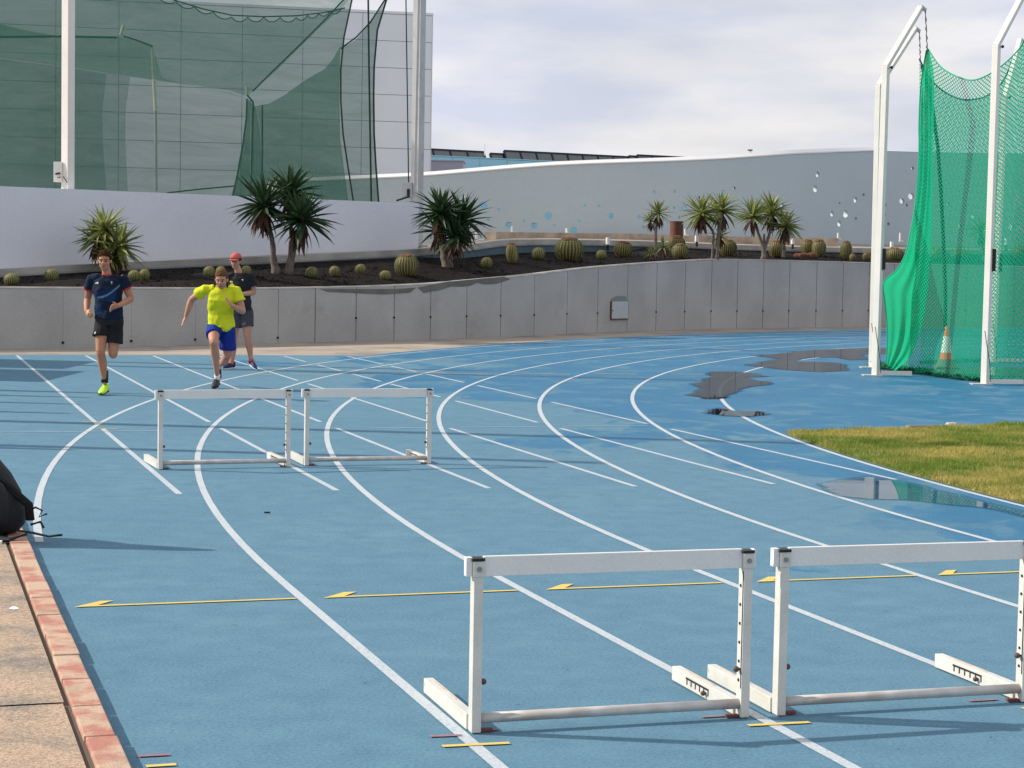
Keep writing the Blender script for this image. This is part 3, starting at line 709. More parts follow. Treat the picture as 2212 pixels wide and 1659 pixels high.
for i in range(len(bx) - 1):
    for j in range(NT):
        k = i * (NT + 1) + j; fs.append((k, k + NT + 1, k + NT + 2, k + 1))
pyobj('planter_soil', vs, fs, M['soil'], smooth=True, kind='structure')
def bed_from_px(xv, yv):
    lo, hi = 0.0, 1.0
    for _ in range(30):
        mid = (lo + hi) / 2; y = pix(bed_pt(xv, mid))[1]
        if y > yv: lo = mid
        else: hi = mid
    return bed_pt(xv, lo)
# lumps of lava rock / gravel scattered on the bed
vs, fs = [], []
for i in range(2600):
    x = rr.uniform(-60, 2230); p = bed_pt(x, rr.uniform(.03, .97)); s_ = rr.uniform(.012, .04); k = len(vs)
    for dx, dy, dz in ((-1, -1, -.3), (1, -1, -.3), (0, 1, -.3), (rr.uniform(-.4, .4), 0, 1)):
        vs.append((p.x + dx * s_, p.y + dy * s_, p.z + dz * s_))
    fs += [(k, k + 1, k + 3), (k + 1, k + 2, k + 3), (k + 2, k, k + 3)]
lv = pyobj('lava_gravel', vs, fs, M['soil'], kind='stuff'); tag(lv, 'black volcanic gravel covering the cactus bed', 'gravel')
# upper path behind the ledge
vs, fs = [], []
for i, p in enumerate(ledge_pts):
    vs += [(p.x, p.y + .34, p.z - .012), (p.x, p.y + 8, p.z + .25), (p.x + (2 if p.x > 0 else -2), p.y + 60, p.z + .3)]
for i in range(len(ledge_pts) - 1):
    for q in (0, 1): fs.append((3 * i + q, 3 * i + 3 + q, 3 * i + 4 + q, 3 * i + 1 + q))
pyobj('upper_path', vs, fs, M['sand'], kind='structure')

# ================================================================== PODIUM WALL (left, white)
pod = thing('podium_wall', 'long white rendered terrace wall behind the cactus bed at the left', 'wall')
PX = [(-420, 385, 38.5), (-60, 399.5, 41.4), (0, 402, 42.0), (300, 414.5, 45.0), (600, 427, 48.0), (905, 439.5, 51.0)]
tp = [at(x, y, Y) for x, y, Y in PX]; tp = resample(tp, 24)
zt0 = sum(p.z for p in tp) / len(tp)
vs = []; fs = []
ribbon('wall_body', [Vector((p.x, p.y, p.z)) for p in tp], 0, .25, -3.6, 0, M['podium'], pod)
# terrace floor behind the podium wall
vs = []
for p in tp: vs += [(p.x, p.y + .24, p.z - 1.1), (p.x - 1, p.y + 40, p.z - 1.1)]
pyobj('terrace_floor', vs, [(2 * i, 2 * i + 2, 2 * i + 3, 2 * i + 1) for i in range(len(tp) - 1)], M['sand'], kind='structure')
TZ = zt0 - 1.1

# ================================================================== CURVED WALL WITH ROUND HOLES
HX = [640, 811, 933, 1186, 1450, 1560, 1632, 1700, 1770, 1830, 1900, 1981, 2141, 2480]
HD = [72.4, 72.4, 72.3, 72.1, 72.2, 72.5, 72.9, 73.6, 74.9, 76.1, 77.1, 77.6, 78.2, 79.0]
HT = [394, 386, 379.5, 359, 349, 344, 339, 334, 330.5, 328.5, 326.5, 328.3, 331, 336]
def hole_wall_pt(xv):
    Y = interp(xv, HX, HD); p = at(xv, interp(xv, HX, HT), Y); return p
hp = smooth_path([hole_wall_pt(x) for x in HX], 140)
cwall = thing('perforated_wall', 'tall curved grey-blue wall pierced by round holes behind the planting', 'wall')
cb = ribbon('wall_body', hp, 0, .24, -5.2, 0, M['holewall'], cwall)
bevel_cap('coping', hp[:96], -.03, .30, .003, .17, .16, M['white'], cwall)
bevel_cap('coping', hp[95:], -.01, .26, .003, .03, .03, M['podium'], cwall)
holes = [(1045, 443, 17), (1078, 453, 6), (1056, 475, 7), (1042, 507, 8), (1099, 486, 14), (1132, 477, 6), (1154, 487, 14), (1185, 466, 17), (1197, 487, 6), (1239, 498, 17), (1251, 478, 7), (1262, 445, 6), (1293, 445, 6), (1319, 467, 13), (1379, 469, 8), (1412, 415, 7.5), (1389, 491, 7), (1456, 414, 7), (1509, 427, 7), (1455, 449, 7), (1476, 448.5, 13), (1466, 470, 6.5), (1562.5, 416.6, 13), (1585.6, 406.5, 7), (1541, 483, 6), (1690.7, 444.5, 12), (1767, 376.5, 13), (1762, 407.5, 15), (1816, 438.5, 5), (1800, 461.6, 13), (1828.4, 461.6, 17), (1816, 482.6, 14), (1851, 431.6, 13), (1868.5, 420.7, 7), (1852, 472, 7), (1912, 443.4, 12), (1912.5, 463.5, 6), (1949.8, 434.3, 12), (1959.4, 443.4, 6), (1969, 424, 14), (1971.7, 363.4, 7), (1921, 484, 7), (2075, 489, 9), (2104, 470, 12), (2160, 455, 10), (2185, 490, 12), (2050, 440, 8), (2130, 500, 10)]
cbm = bmesh.new()
for x, y, dm in holes:
    Y = interp(x, HX, HD); p = at(x, y, Y); rr_ = dm / 2 / FOCAL * Y
    k = min(range(len(hp)), key=lambda i: (hp[i].x - p.x) ** 2 + (hp[i].y - p.y) ** 2)
    d = hp[min(k + 1, len(hp) - 1)] - hp[max(k - 1, 0)]; d.z = 0; d.normalize(); nn = Vector((-d.y, d.x, 0))
    c0 = Vector((hp[k].x, hp[k].y, p.z)) + d * (Vector((p.x - hp[k].x, p.y - hp[k].y, 0)).dot(d))
    tube(cbm, [c0 - nn * .3, c0 + nn * .8], rr_, 20)
cut = obj('cutter', cbm)
md = cb.modifiers.new('b', 'BOOLEAN'); md.operation = 'DIFFERENCE'; md.object = cut; md.solver = 'EXACT'
dg = bpy.context.evaluated_depsgraph_get()
nm = bpy.data.meshes.new_from_object(cb.evaluated_get(dg)); cb.modifiers.clear(); cb.data = nm
bpy.data.objects.remove(cut)
# small lamp on top of the wall
b = bmesh.new(); p = at(1621, 339, 75.4); tube(b, [p, p + Vector((0, 0, .24))], .03, 6); ant = obj('roof_vent', b, M['cone_w'])
tag(ant, 'small white vent pipe standing above the top of the perforated wall', 'vent')
b = bmesh.new(); tube(b, [p + Vector((-.02, 0, .24)), p + Vector((-.02, 0, .29))], (.10, .10), 8); obj('vent_cap', b, M['rust'], ant)

# low tan wall in front of it
tX = [(1071, 501, 56.5), (1180, 502.5, 59.0), (1371, 505, 63.0), (1560, 510, 67.0), (1812, 514.5, 70.2)]
tw = smooth_path([at(*q) for q in tX], 50)
low = tag(ribbon('low_wall', tw, 0, .4, -1.0, 0, M['tanwall'], None), 'low tan concrete bench wall between the cactus bed and the perforated wall', 'wall')
for i, (x, y0, y1, Y) in enumerate(((1106, 488, 502, 58.0), (1224, 493, 503.5, 60.3), (1480, 495, 508, 65.5), (1810, 503, 515, 70.5), (1944, 503, 520, 70.0), (1029, 490, 519, 56.0))):
    b = bmesh.new(); a = at(x, y1 + 2, Y); c_ = at(x, y0, Y); tube(b, [a, Vector((a.x, a.y, c_.z))], .035, 8)
    box(b, a.x - .035, a.x + .12, a.y - .05, a.y + .05, a.z, a.z + .05)
    lab = ['small white fitting at the left end of the low tan wall', 'short white fitting on the low tan wall, third of the row from the left', 'small white fitting on the low wall just right of the rusty cylinder', 'white L-shaped fitting at the right end of the low tan wall', 'white fitting at the foot of the perforated wall beside the net edge', 'slim white post half hidden behind the leaves of the large dark yucca'][i]
    tag(obj('white_fitting', b, M['cone_w']), lab, 'fitting', 'small white fittings near the low wall')

# ================================================================== BUILDINGS
bld = thing('panelled_building', 'large pale building clad in rectangular panels behind the green net', 'building')
br = at(934, 33, 90.0); ang = R(12.8); dx_ = Vector((math.cos(ang), math.sin(ang), 0)); nb = Vector((-dx_.y, dx_.x, 0))
Mb = Matrix(((dx_.x, nb.x, 0, br.x), (dx_.y, nb.y, 0, br.y), (0, 0, 1, 0), (0, 0, 0, 1)))
topz = br.z
bw = boxbm(-46, 0, .05, 14, -1, topz - .02, M=Mb); obj('body', bw, M['joint'], bld)
b = bmesh.new(); box(b, -46.05, .05, -.02, .3, topz - .018, topz + .10, Mb); obj('parapet', b, M['cladding'], bld)
pw, ph = 2.775, 1.245
protos = {}
def panel_mesh(w, h):
    key = (round(w, 3), round(h, 3))
    if key not in protos:
        b = boxbm(.012, w - .012, 0, .045, .012, h - .012); bmesh.ops.recalc_face_normals(b, faces=b.faces)
        me = bpy.data.meshes.new('cladding_panel'); b.to_mesh(me); b.free(); me.materials.append(M['cladding']); protos[key] = me
    return protos[key]
xs = [0, .5] + [.5 + pw * i for i in range(1, 12)]
for i in range(len(xs) - 1):
    w = xs[i + 1] - xs[i]
    for j in range(11):
        z0 = topz - .03 - ph * (j + 1)
        h = ph if j else ph
        o = bpy.data.objects.new('cladding_panel', panel_mesh(w, h)); C.objects.link(o); o.parent = bld
        o.matrix_local = Mb @ Matrix.Translation((-xs[i + 1], 0, z0))
# right side face panels
for j in range(11):
    o = bpy.data.objects.new('cladding_panel', panel_mesh(pw * 2, ph)); C.objects.link(o); o.parent = bld
    o.matrix_local = Mb @ Matrix.Translation((.05, .05, topz - .03 - ph * (j + 1))) @ Matrix.Rotation(R(90), 4, 'Z') @ Matrix.Translation((0, 0, 0))

blue = thing('blue_building', 'light blue flat roofed building beyond the perforated wall', 'building')
q0 = at(860, 333.5, 119.0); q1 = at(1640, 357, 131.0)
dbl = Vector((q1.x - q0.x, q1.y - q0.y, 0)); Lb = dbl.length; dbl.normalize(); nbl = Vector((-dbl.y, dbl.x, 0))
Mbl = Matrix(((dbl.x, nbl.x, 0, q0.x), (dbl.y, nbl.y, 0, q0.y), (0, 0, 1, 0), (0, 0, 0, 1)))
bz = q0.z
obj('body', boxbm(-4, Lb + 12, .05, 12, -1, bz - .02, M=Mbl), M['bluejoint'], blue)
b = bmesh.new(); box(b, -4.05, Lb + 12, -.02, .4, bz - .018, bz + .05, Mbl); obj('parapet', b, M['skyblue'], blue)
bpw = 1.93
b = boxbm(.012, bpw - .012, 0, .045, .012, 1.988 - .0); me = bpy.data.meshes.new('facade_panel'); bmesh.ops.recalc_face_normals(b, faces=b.faces); b.to_mesh(me); b.free(); me.materials.append(M['skyblue'])
x0p = -4.0
while x0p < Lb + 10:
    for j in range(3):
        o = bpy.data.objects.new('facade_panel', me); C.objects.link(o); o.parent = blue; o.matrix_local = Mbl @ Matrix.Translation((x0p, 0, bz - .03 - 2.0 * (j + 1)))
    x0p += bpw
plant = thing('plant_room', 'small lilac block in front of the blue building beside the panelled building', 'building')
a = at(900, 347, 105); c_ = at(1001, 347.5, 105); e = at(1004, 378, 105)
b = boxbm(a.x, c_.x, 105, 108, 1.5, a.z); obj('block', b, M['lilacbox'], plant)
b = boxbm(a.x - .05, c_.x + .06, 104.95, 108.05, a.z + .002, a.z + .06); obj('roof', b, M['lilacbox'], plant)
# solar collectors on its roof
def collectors(xa, ya, xb, yb, n, label, hgt=.62):
    A = at(xa, ya, 121.0 + (xa - 900) / 60); B = at(xb, yb, 121.0 + (xb - 900) / 60)
    d = Vector((B.x - A.x, B.y - A.y, 0)); L = d.length; d.normalize(); nn = Vector((-d.y, d.x, 0)); w = L / n
    rowo = thing('solar_collector_row', label, 'solar panels', (A.x, A.y, A.z - hgt), 0, 'solar collector rows on the blue roof')
    Mr = Matrix(((d.x, nn.x, 0, 0), (d.y, nn.y, 0, 0), (0, 0, 1, 0), (0, 0, 0, 1)))
    b = boxbm(0, L, -.04, .04, hgt - .10, hgt, M=Mr); obj('top_rail', b, M['collector_frame'], rowo)
    tilt = Matrix.Rotation(R(-32), 4, 'X')
    for i in range(n):
        Mi = Mr @ Matrix.Translation((w * i, .02, hgt - .07)) @ tilt
        obj('collector', boxbm(.07, w - .07, 0, .05, -.85, -.03, M=Mi), M['collector'], rowo)
    for i in range(n + 1):
        Mi = Mr @ Matrix.Translation((w * i, .02, hgt - .07)) @ tilt
        obj('support', boxbm(-.06, .06, -.03, .08, -.88, .0, M=Mi), M['collector_frame'], rowo)
    for i in range(0, n + 1, 3):
        obj('leg', boxbm(w * i + .02, w * i + .07, -.03, .03, -.35, hgt - .1, M=Mr), M['whitepole'], rowo)
collectors(897, 318.6, 1045, 322.8, 4, 'leftmost row of dark solar collectors, next to the panelled building')
collectors(1089, 323.6, 1356, 332.5, 8, 'longest, middle row of dark solar collectors on the blue roof')
collectors(1376, 333.2, 1600, 341.5, 7, 'right row of dark solar collectors sinking behind the perforated wall')
collectors(1059, 329.5, 1087, 330.6, 1, 'single low solar collector left of the long middle row', .4)
collectors(1358, 335, 1373, 335.5, 1, 'single low solar collector between the middle and right rows', .4)
b = bmesh.new(); p = at(1046.5, 336, 122); tube(b, [p, p + Vector((0, 0, .75))], .025, 6)
tag(obj('roof_pole', b, M['whitepole']), 'thin white pole at the right end of the leftmost solar row', 'pole')

# ================================================================== LEFT NETS AND POLES
def pole(x0, x1, yb, yt, Y, mt, label, boxside):
    a = at((x0 + x1) / 2, yb, Y); r = (x1 - x0) / FOCAL * Y / 2
    t = thing('net_pole', label, 'pole', (a.x, a.y, TZ), 0, 'tall square net poles behind the terrace wall')
    top = at((x0 + x1) / 2, yt, Y).z
    ang_ = R(-33)
    M_ = Matrix.Rotation(ang_, 4, 'Z')
    s_ = r / (math.cos(ang_) + abs(math.sin(ang_))) * 1.02
    obj('shaft', boxbm(-s_, s_, -s_, s_, 0, top - TZ, M=M_, bev=.01), mt, t)
    obj('base_plate', boxbm(-s_ - .1, s_ + .1, -s_ - .1, s_ + .1, 0, .04, M=M_), M['steel'], t)
    obj('top_cap', boxbm(-s_ - .01, s_ + .01, -s_ - .01, s_ + .01, top - TZ + .002, top - TZ + .03, M=M_), mt, t)
    return t, a, s_
t1_, a1, s1 = pole(133, 160, 404, -330, 43.9, M['whitepole'], 'bright white square net pole at the left above the terrace wall', -1)
zb = at(133, 403, 43.9).z - TZ
b = boxbm(-s1 - .20, -s1 - .005, -.10, .08, zb + .10, zb + .56, bev=.01); bxo = obj('winch_box', b, M['whitepole'], t1_)
b = bmesh.new(); tube(b, [(-s1 - .15, -.13, zb + .28), (-s1 - .04, -.13, zb + .3)], .02, 6); tube(b, [(-s1 - .1, -.12, zb + .2), (-s1 + .05, -.2, zb + .22), (-s1 + .14, -.2, zb + .08)], .012, 5); obj('winch_handle', b, M['black'], bxo)
t2_, a2, s2 = pole(887, 914, 436, -330, 51.6, M['greypole'], 'weathered grey-white net pole at the right end of the terrace wall', -1)
zb = at(887, 436, 51.6).z - TZ
b = boxbm(-s2 - .28, -s2 - .005, -.12, .12, zb + .10, zb + .52, bev=.01); bxo = obj('winch_box', b, M['greypole'], t2_)
b = bmesh.new(); tube(b, [(-s2 - .42, -.16, zb + .02), (-s2 - .12, -.16, zb + .12)], .025, 6); tube(b, [(-s2 - .1, -.16, zb + .1), (-s2 - .1, -.16, zb + .34)], .04, 6); obj('winch_handle', b, M['black'], bxo)
b = bmesh.new(); p = at(872, -330, 51.5); q = at(883, 425, 51.5); tube(b, [p - a2 + Vector((0, 0, a2.z - TZ)), q - a2 + Vector((0, 0, a2.z - TZ))], .018, 5); obj('hoist_cable', b, M['rope_green'], t2_)

def uvplanar(o, au, av, org=Vector((0, 0, 0))):
    me = o.data; uv = me.uv_layers.new(name='UVMap')
    for lp in me.loops:
        c = me.vertices[lp.vertex_index].co - org; uv.data[lp.index].uv = (c.dot(au), c.dot(av))
def net_poly(name, poly, Yf, mt, parent):
    """hanging net panel with the given outline, at distance Yf(x)"""
    from mathutils.geometry import tessellate_polygon
    tri = tessellate_polygon([[Vector((x, -y, 0)) for x, y in poly]])
    o = pyobj(name, [at(x, y, Yf(x)) for x, y in poly], [tuple(q) for q in tri], mt, parent)
    uvplanar(o, Vector((1, 0, 0)), Vector((0, 0, 1))); return o
def vc(pts, s=1 / 3.0003): return [(x * s, y * s) for x, y in pts]     # from the 1344x1000 close view (x1.646) to picture units
def swag(a, b, n, depth):
    """hanging scallops between two points"""
    o = []
    for i in range(n):
        p = (a[0] + (b[0] - a[0]) * i / n, a[1] + (b[1] - a[1]) * i / n); q = (a[0] + (b[0] - a[0]) * (i + 1) / n, a[1] + (b[1] - a[1]) * (i + 1) / n)
        for t in (0, .2, .4, .6, .8): o.append((p[0] + (q[0] - p[0]) * t, p[1] + (q[1] - p[1]) * t + depth * math.sin(math.pi * t) ** .8))
    o.append(b); return o
def rope(name, pts, Yf, r, mt, parent, dy=0):
    b = bmesh.new(); tube(b, [at(x, y, Yf(x) + dy) for x, y in pts], r, 5); return obj(name, b, mt, parent)
Y1 = lambda x: 53.5 + x * .006
netA = thing('ball_stop_net', 'huge dark green net curtain hanging behind the terrace wall', 'net')
edge1 = [(764, 440), (750, 350), (741, 290), (736, 218), (736, 150), (743, 80), (760, 0), (790, -120), (830, -330)]
net_poly('net_panel', [(-420, 470), (764, 445)] + edge1 + [(-420, -330)], Y1, M['net_far'], netA)
edge2 = [(818, 440), (812, 360), (808, 290), (807, 210), (808, 145), (815, 65), (836, -5), (880, -120), (900, -330)]
net_poly('net_panel', [(764, 444), (818, 441)] + edge2 + [(900, -330), (845, -330), (835, -5), (800, 50), (770, 85), (740, 103), (735.5, 150), (736, 218), (741, 290), (750, 350)], Y1, M['net_far'], netA)
rope('border_rope', edge1, Y1, .026, M['rope_green'], netA, -.05)
rope('border_rope', edge2, Y1, .03, M['rope_green'], netA, -.05)
rope('border_rope', [(802, 442), (797, 150), (795, -20), (792, -330)], Y1, .03, M['rope_green'], netA, -.03)
rope('border_rope', [(736, 105), (770, 80), (800, 48), (836, -8)], Y1, .025, M['rope_green'], netA, -.04)
Y2 = lambda x: 57.0 + x * .006
Y3 = lambda x: 60.0 + x * .006
cage2 = thing('far_throwing_cage', 'second green throwing cage net with slim posts behind the large net curtain', 'cage')
scal = swag((340, -8), (500, 37), 4, 9) + swag((500, 37), (640, 38), 4, 10)[1:] + swag((640, 38), (737, 20), 4, 8)[1:]
net_poly('net_panel', [(-420, 150), (-420, -200), (200, -60)] + scal + [(800, -60), (690, 60), (600, 150), (546, 197), (535, 208), (500, 196), (434, 186), (230, 157), (0, 125)], Y2, M['net_far2'], cage2)
rope('border_rope', [(300, -20), (376, 0), (437, 19), (500, 33), (567, 36), (640, 34), (700, 27), (745, 17)], Y2, .022, M['rope_green'], cage2, -.05)
rope('border_rope', scal, Y2, .018, M['rope_green'], cage2, -.05)
rope('border_rope', [(546, 197), (580, 163), (650, 95), (700, 45), (737, 5), (800, -60)], Y2, .028, M['rope_green'], cage2, -.05)
band = vc([(0, 160), (170, 200), (390, 236), (600, 243), (780, 240), (900, 270), (990, 300)]) + vc([(1050, 505), (1300, 568), (1480, 600), (1600, 638), (1420, 592), (1200, 548), (1000, 520), (690, 478), (400, 428), (0, 376)])
net_poly('net_panel', [(-420, 10)] + band + [(-420, 60)], Y3, M['net_far3'], cage2)
net_poly('net_panel', [(-420, -20), (0, 52), (60, 66), (130, 78.5), (0, 79), (-420, 79)], lambda x: Y3(x) + 1, M['net_far3'], cage2)
rope('border_rope', vc([(0, 240), (400, 236), (760, 243)]), Y3, .035, M['rope_green'], cage2, -.05)
rope('border_rope', vc([(800, 235), (880, 258), (990, 300)]), Y3, .03, M['rope_green'], cage2, -.05)
net_poly('net_panel', [(-420, 60)] + vc([(0, 378), (400, 430), (690, 480), (665, 700), (665, 900), (690, 1225)]) + [(230, 430), (-420, 430)], Y3, M['net_far2'], cage2)
net_poly('net_panel', [(-420, 62)] + vc([(0, 380), (400, 432), (845, 497), (815, 700), (812, 900), (828, 1240)]) + [(276, 432), (-420, 432)], lambda x: Y3(x) + 2, M['net_far2'], cage2)
right = vc([(1600, 640), (1625, 650), (1655, 690), (1700, 678), (1742, 672), (1800, 640), (1850, 612), (1900, 575), (2000, 505), (2100, 450), (2150, 395), (2205, 300), (2200, 640), (2205, 900), (2260, 1320), (1500, 1300), (1535, 1150), (1575, 930), (1597, 760)])
net_poly('net_panel', right, Y2, M['net_far3'], cage2); net_poly('net_panel', right, lambda x: Y2(x) + 2.5, M['net_far2'], cage2)
net_poly('net_panel', vc([(1600, 640), (1655, 700), (1690, 900), (1700, 1320), (1500, 1300), (1535, 1150), (1575, 930), (1597, 760)]), lambda x: Y2(x) - .8, M['net_far2'], cage2)
for q in (((1600, 640), (1597, 760), (1575, 930), (1535, 1150), (1500, 1300)), ((1640, 700), (1632, 1000), (1625, 1300)), ((1700, 680), (1700, 1000), (1695, 1300)), ((1600, 615), (1640, 660), (1645, 720))):
    rope('border_rope', vc(q), Y2, .028, M['rope_green'], cage2, -.1)
for a_, c2 in (((988, 316), (1008, 720)), ((1008, 720), (1012, 1240)), ((1601, 560), (1603, 625)), ((1634, 700), (1632, 1180)), ((800, 166), (782, 228))):
    p, q = vc([a_, c2]); b = bmesh.new(); tube(b, [at(p[0], p[1], Y3(p[0])), at(q[0], q[1], Y3(q[0]))], .06 if a_[1] != 720 else .05, 8)
    obj('post', b, M['whitepole'] if a_[1] != 720 else M['greypole'], cage2)
rope('border_rope', vc([(1080, 1250), (1300, 1225), (1520, 1205)]), Y3, .025, M['rope_green'], cage2)

# ================================================================== HAMMER CAGE (right)
cage = thing('hammer_cage', 'green throwing cage net on white bent poles at the right', 'cage', gnd(1890, 812))
org = cage.location.copy()
def loc(p): return Vector(p) - org
def bent(base, bend, tip, hook, Yb, Yt, mt, w=.105, d=.105):
    """square pole, vertical to the bend then an inclined arm"""
    B = gnd(*base); K = at(bend[0], bend[1], Yb); K = Vector((B.x + (K.x - B.x) * 1.0, Yb, K.z)); T = at(tip[0], tip[1], Yt)
    for a, b_, nm in ((B, K, 'pole'), (K, T, 'arm')):
        ax = (b_ - a).normalized(); sx_ = Vector((0, 1, 0)); sx_ = (sx_ - ax * sx_.dot(ax)).normalized(); s2_ = ax.cross(sx_)
        ang2 = R(38); e1 = s2_ * math.cos(ang2) + sx_ * math.sin(ang2); e2 = -s2_ * math.sin(ang2) + sx_ * math.cos(ang2)
        if nm == 'arm': a = a - ax * .03
        bm = bmesh.new(); vs_ = []
        k = .88 if nm == 'arm' else 1
        for c in (a, b_):
            for i, j in ((-1, -1), (1, -1), (1, 1), (-1, 1)): vs_.append(bm.verts.new(loc(c) + e1 * (w / 2 * k * i) + e2 * (d / 2 * k * j)))
        for f in ((3, 2, 1, 0), (4, 5, 6, 7), (0, 1, 5, 4), (1, 2, 6, 5), (2, 3, 7, 6), (3, 0, 4, 7)): bm.faces.new([vs_[i] for i in f])
        bmesh.ops.bevel(bm, geom=list(bm.edges), offset=.008, segments=1, affect='EDGES')
        obj(nm, bm, mt, cage)
    b2 = bmesh.new(); tube(b2, [loc(T) + Vector((0, 0, .02)), loc(T) + Vector((.09, 0, -.05))], .035, 8); obj('pulley', b2, M['greypole'], cage)
    b2 = bmesh.new(); ball(b2, loc(K) + Vector((.09, -.02, -.02)), .03, 1); obj('bolt', b2, M['black'], cage)
    b2 = bmesh.new(); c = B - org; box(b2, c.x - .22, c.x + .10, c.y - .12, c.y + .12, .002, .018); obj('foot_plate', b2, M['greypole'], cage)
    b2 = bmesh.new(); box(b2, c.x + .05, c.x + .62, c.y - .03, c.y + .04, .02, .09); obj('foot_bar', b2, M['whitepole'], cage)
    b2 = bmesh.new(); z0 = 2.0; c = loc(B.lerp(K, z0 / K.z)); box(b2, c.x + .045, c.x + .10, c.y - .04, c.y + .04, c.z - .18, c.z + .18); obj('bracket', b2, M['black'], cage)
    b2 = bmesh.new(); pts = [loc(B.lerp(K, f)) + Vector((.075 * math.cos(f * 14) , -.08, 0)) for f in np.linspace(.01, .16, 9)]; tube(b2, pts, .006, 4); obj('tie_rope', b2, M['rope_green'], cage)
    return B, K, T
Bf1, Kf1, Tf1 = bent((1891, 812), (1914, 143), (1989, 16), None, 32.6, 33.3, M['whitepole'])
Br1, Kr1, Tr1 = bent((1884, 795), (1899, 184), (1977, 62), None, 35.2, 36.0, M['whitepole'])
Bf2, Kf2, Tf2 = bent((2127, 831), (2153, 98), (2224, -38), None, 30.7, 31.4, M['whitepole'])
Br3, Kr3, Tr3 = bent((2143, 783), (2171, 208), (2204, 86), None, 38.5, 39.2, M['whitepole'])
def sheet(name, A, B, nu, nv, mt, wave=0.0, freq=9.0, uvs=1.0, along_u=None):
    """ruled net surface between curve A and curve B; UV in metres of cord"""
    A = smooth_path(A, nv + 1); B = smooth_path(B, nv + 1); vs, fs, uvs_ = [], [], []
    for j in range(nv + 1):
        for i in range(nu + 1):
            t = i / nu; p = A[j].lerp(B[j], t); s_ = math.sin(math.pi * t)
            p = p + Vector((0, 1, 0)) * (wave * s_ * math.sin(freq * t * 2 + .6 * math.sin(j * .21)) + wave * .4 * noise.noise(Vector((t * 5, j * .06, 2))))
            vs.append(p - org)
    W_ = max((A[j] - B[j]).length for j in range(nv + 1)); H2 = sum((A[j + 1] - A[j]).length for j in range(nv)) 
    if along_u: W_ = along_u
    me = bpy.data.meshes.new(name)
    for j in range(nv):
        for i in range(nu):
            k = j * (nu + 1) + i; fs.append((k, k + 1, k + nu + 2, k + nu + 1))
    me.from_pydata([tuple(v_) for v_ in vs], [], fs); me.update(); uv = me.uv_layers.new(name='UVMap')
    for p in me.polygons:
        p.use_smooth = True
        for li in p.loop_indices:
            vi = me.loops[li].vertex_index; j, i = divmod(vi, nu + 1); uv.data[li].uv = (i / nu * W_ * uvs, j / nv * H2 * uvs)
    return mesh_obj(name, me, mt, cage)
a33 = lambda x, y: at(x, y, 33.0)
# gathered end curtain, its free edge tied to the first pole
Lc = [at(x, y, Y) for x, y, Y in ((2001, 108, 33.6), (1994, 150, 34.0), (1988, 200, 34.3), (1985, 268, 34.3), (1985, 327, 34.2), (1981, 402, 34.0), (1974, 460, 33.7), (1965, 508, 33.4), (1955, 550, 33.2), (1936, 584, 33.0), (1908, 610, 32.8), (1911, 650, 32.9), (1915, 690, 33.0), (1917, 735, 33.0), (1914, 786, 33.0))]
Rc = [at(x, y, Y) for x, y, Y in ((2006, 106, 33.6), (2016, 150, 34.4), (2018, 200, 34.6), (2017, 268, 34.7), (2015, 340, 34.7), (2014, 420, 34.6), (2012, 500, 34.5), (2009, 560, 34.4), (2003, 632, 34.2), (1996, 680, 34.1), (1988, 716, 34.0), (1979, 745, 33.9), (1966, 771, 33.8), (1950, 788, 33.7), (1934, 801, 33.6))]
sheet('net_curtain', Lc, Rc, 30, 60, M['net_dense'], .06, 10)
b = bmesh.new(); tube(b, [p - org for p in smooth_path(Lc, 60)], .012, 5); obj('edge_rope', b, M['rope_net'], cage)
# front net
topF = [at(x, y, Y) for x, y, Y in ((2005, 106, 33.6), (2030, 142, 33.3), (2060, 162, 33.0), (2095, 173, 32.6), (2125, 166, 32.3), (2157, 147, 32.0), (2190, 118, 31.7), (2215, 80, 31.4), (2228, -10, 31.3))]
botF = [gnd(x, y, .02) for x, y in ((1945, 801), (1985, 806), (2020, 810), (2060, 815), (2095, 820), (2130, 823), (2160, 826), (2195, 828), (2240, 830))]
sheet('net_panel', [p for p in topF], [p for p in botF], 60, 70, M['net_mesh'], .03, 4)
b = bmesh.new(); tube(b, [p - org for p in smooth_path(topF, 60)], .012, 5); obj('edge_rope', b, M['rope_net'], cage)
# rear net
topB = [at(x, y, Y) for x, y, Y in ((1986, 128, 36.0), (2006, 165, 36.3), (2035, 195, 36.8), (2070, 213, 37.3), (2100, 215, 37.8), (2135, 205, 38.3), (2170, 170, 38.8), (2204, 95, 39.2), (2240, 150, 39.5), (2300, 190, 40))]
botB = [gnd(x, y, .02) for x, y in ((1990, 788), (2010, 786), (2040, 784), (2070, 783), (2100, 782), (2135, 781), (2170, 780), (2205, 780), (2240, 780), (2300, 780))]
sheet('net_panel', topB, botB, 60, 70, M['net_back'], .035, 4)
b = bmesh.new(); tube(b, [p - org for p in smooth_path(topB, 60)], .015, 5); obj('edge_rope', b, M['rope_green'], cage)
# seam rope hanging in the rear net and gathered cords
b = bmesh.new(); tube(b, [at(x, y, Y) - org for x, y, Y in ((1992, 140, 36.0), (2014, 230, 36.1), (2026, 320, 36.2), (2033, 420, 36.2), (2038, 520, 36.2), (2042, 620, 36.2), (2042, 720, 36.2))], .035, 6); obj('seam_rope', b, M['rope_green'], cage)
for T, top in ((Tf1, (2003, 108, 33.6)), (Tr1, (1988, 132, 36.0))):
    q = at(*top); b = bmesh.new(); s0 = loc(T) + Vector((.08, 0, -.05)); s1_ = q - org; pts = [s0.lerp(s1_, f) + Vector((.012 * math.sin(f * 40), 0, 0)) for f in np.linspace(0, 1, 14)]
    tube(b, pts, [.009 if i % 3 else .018 for i in range(14)], 5); obj('hoist_rope', b, M['rope_grey'], cage)
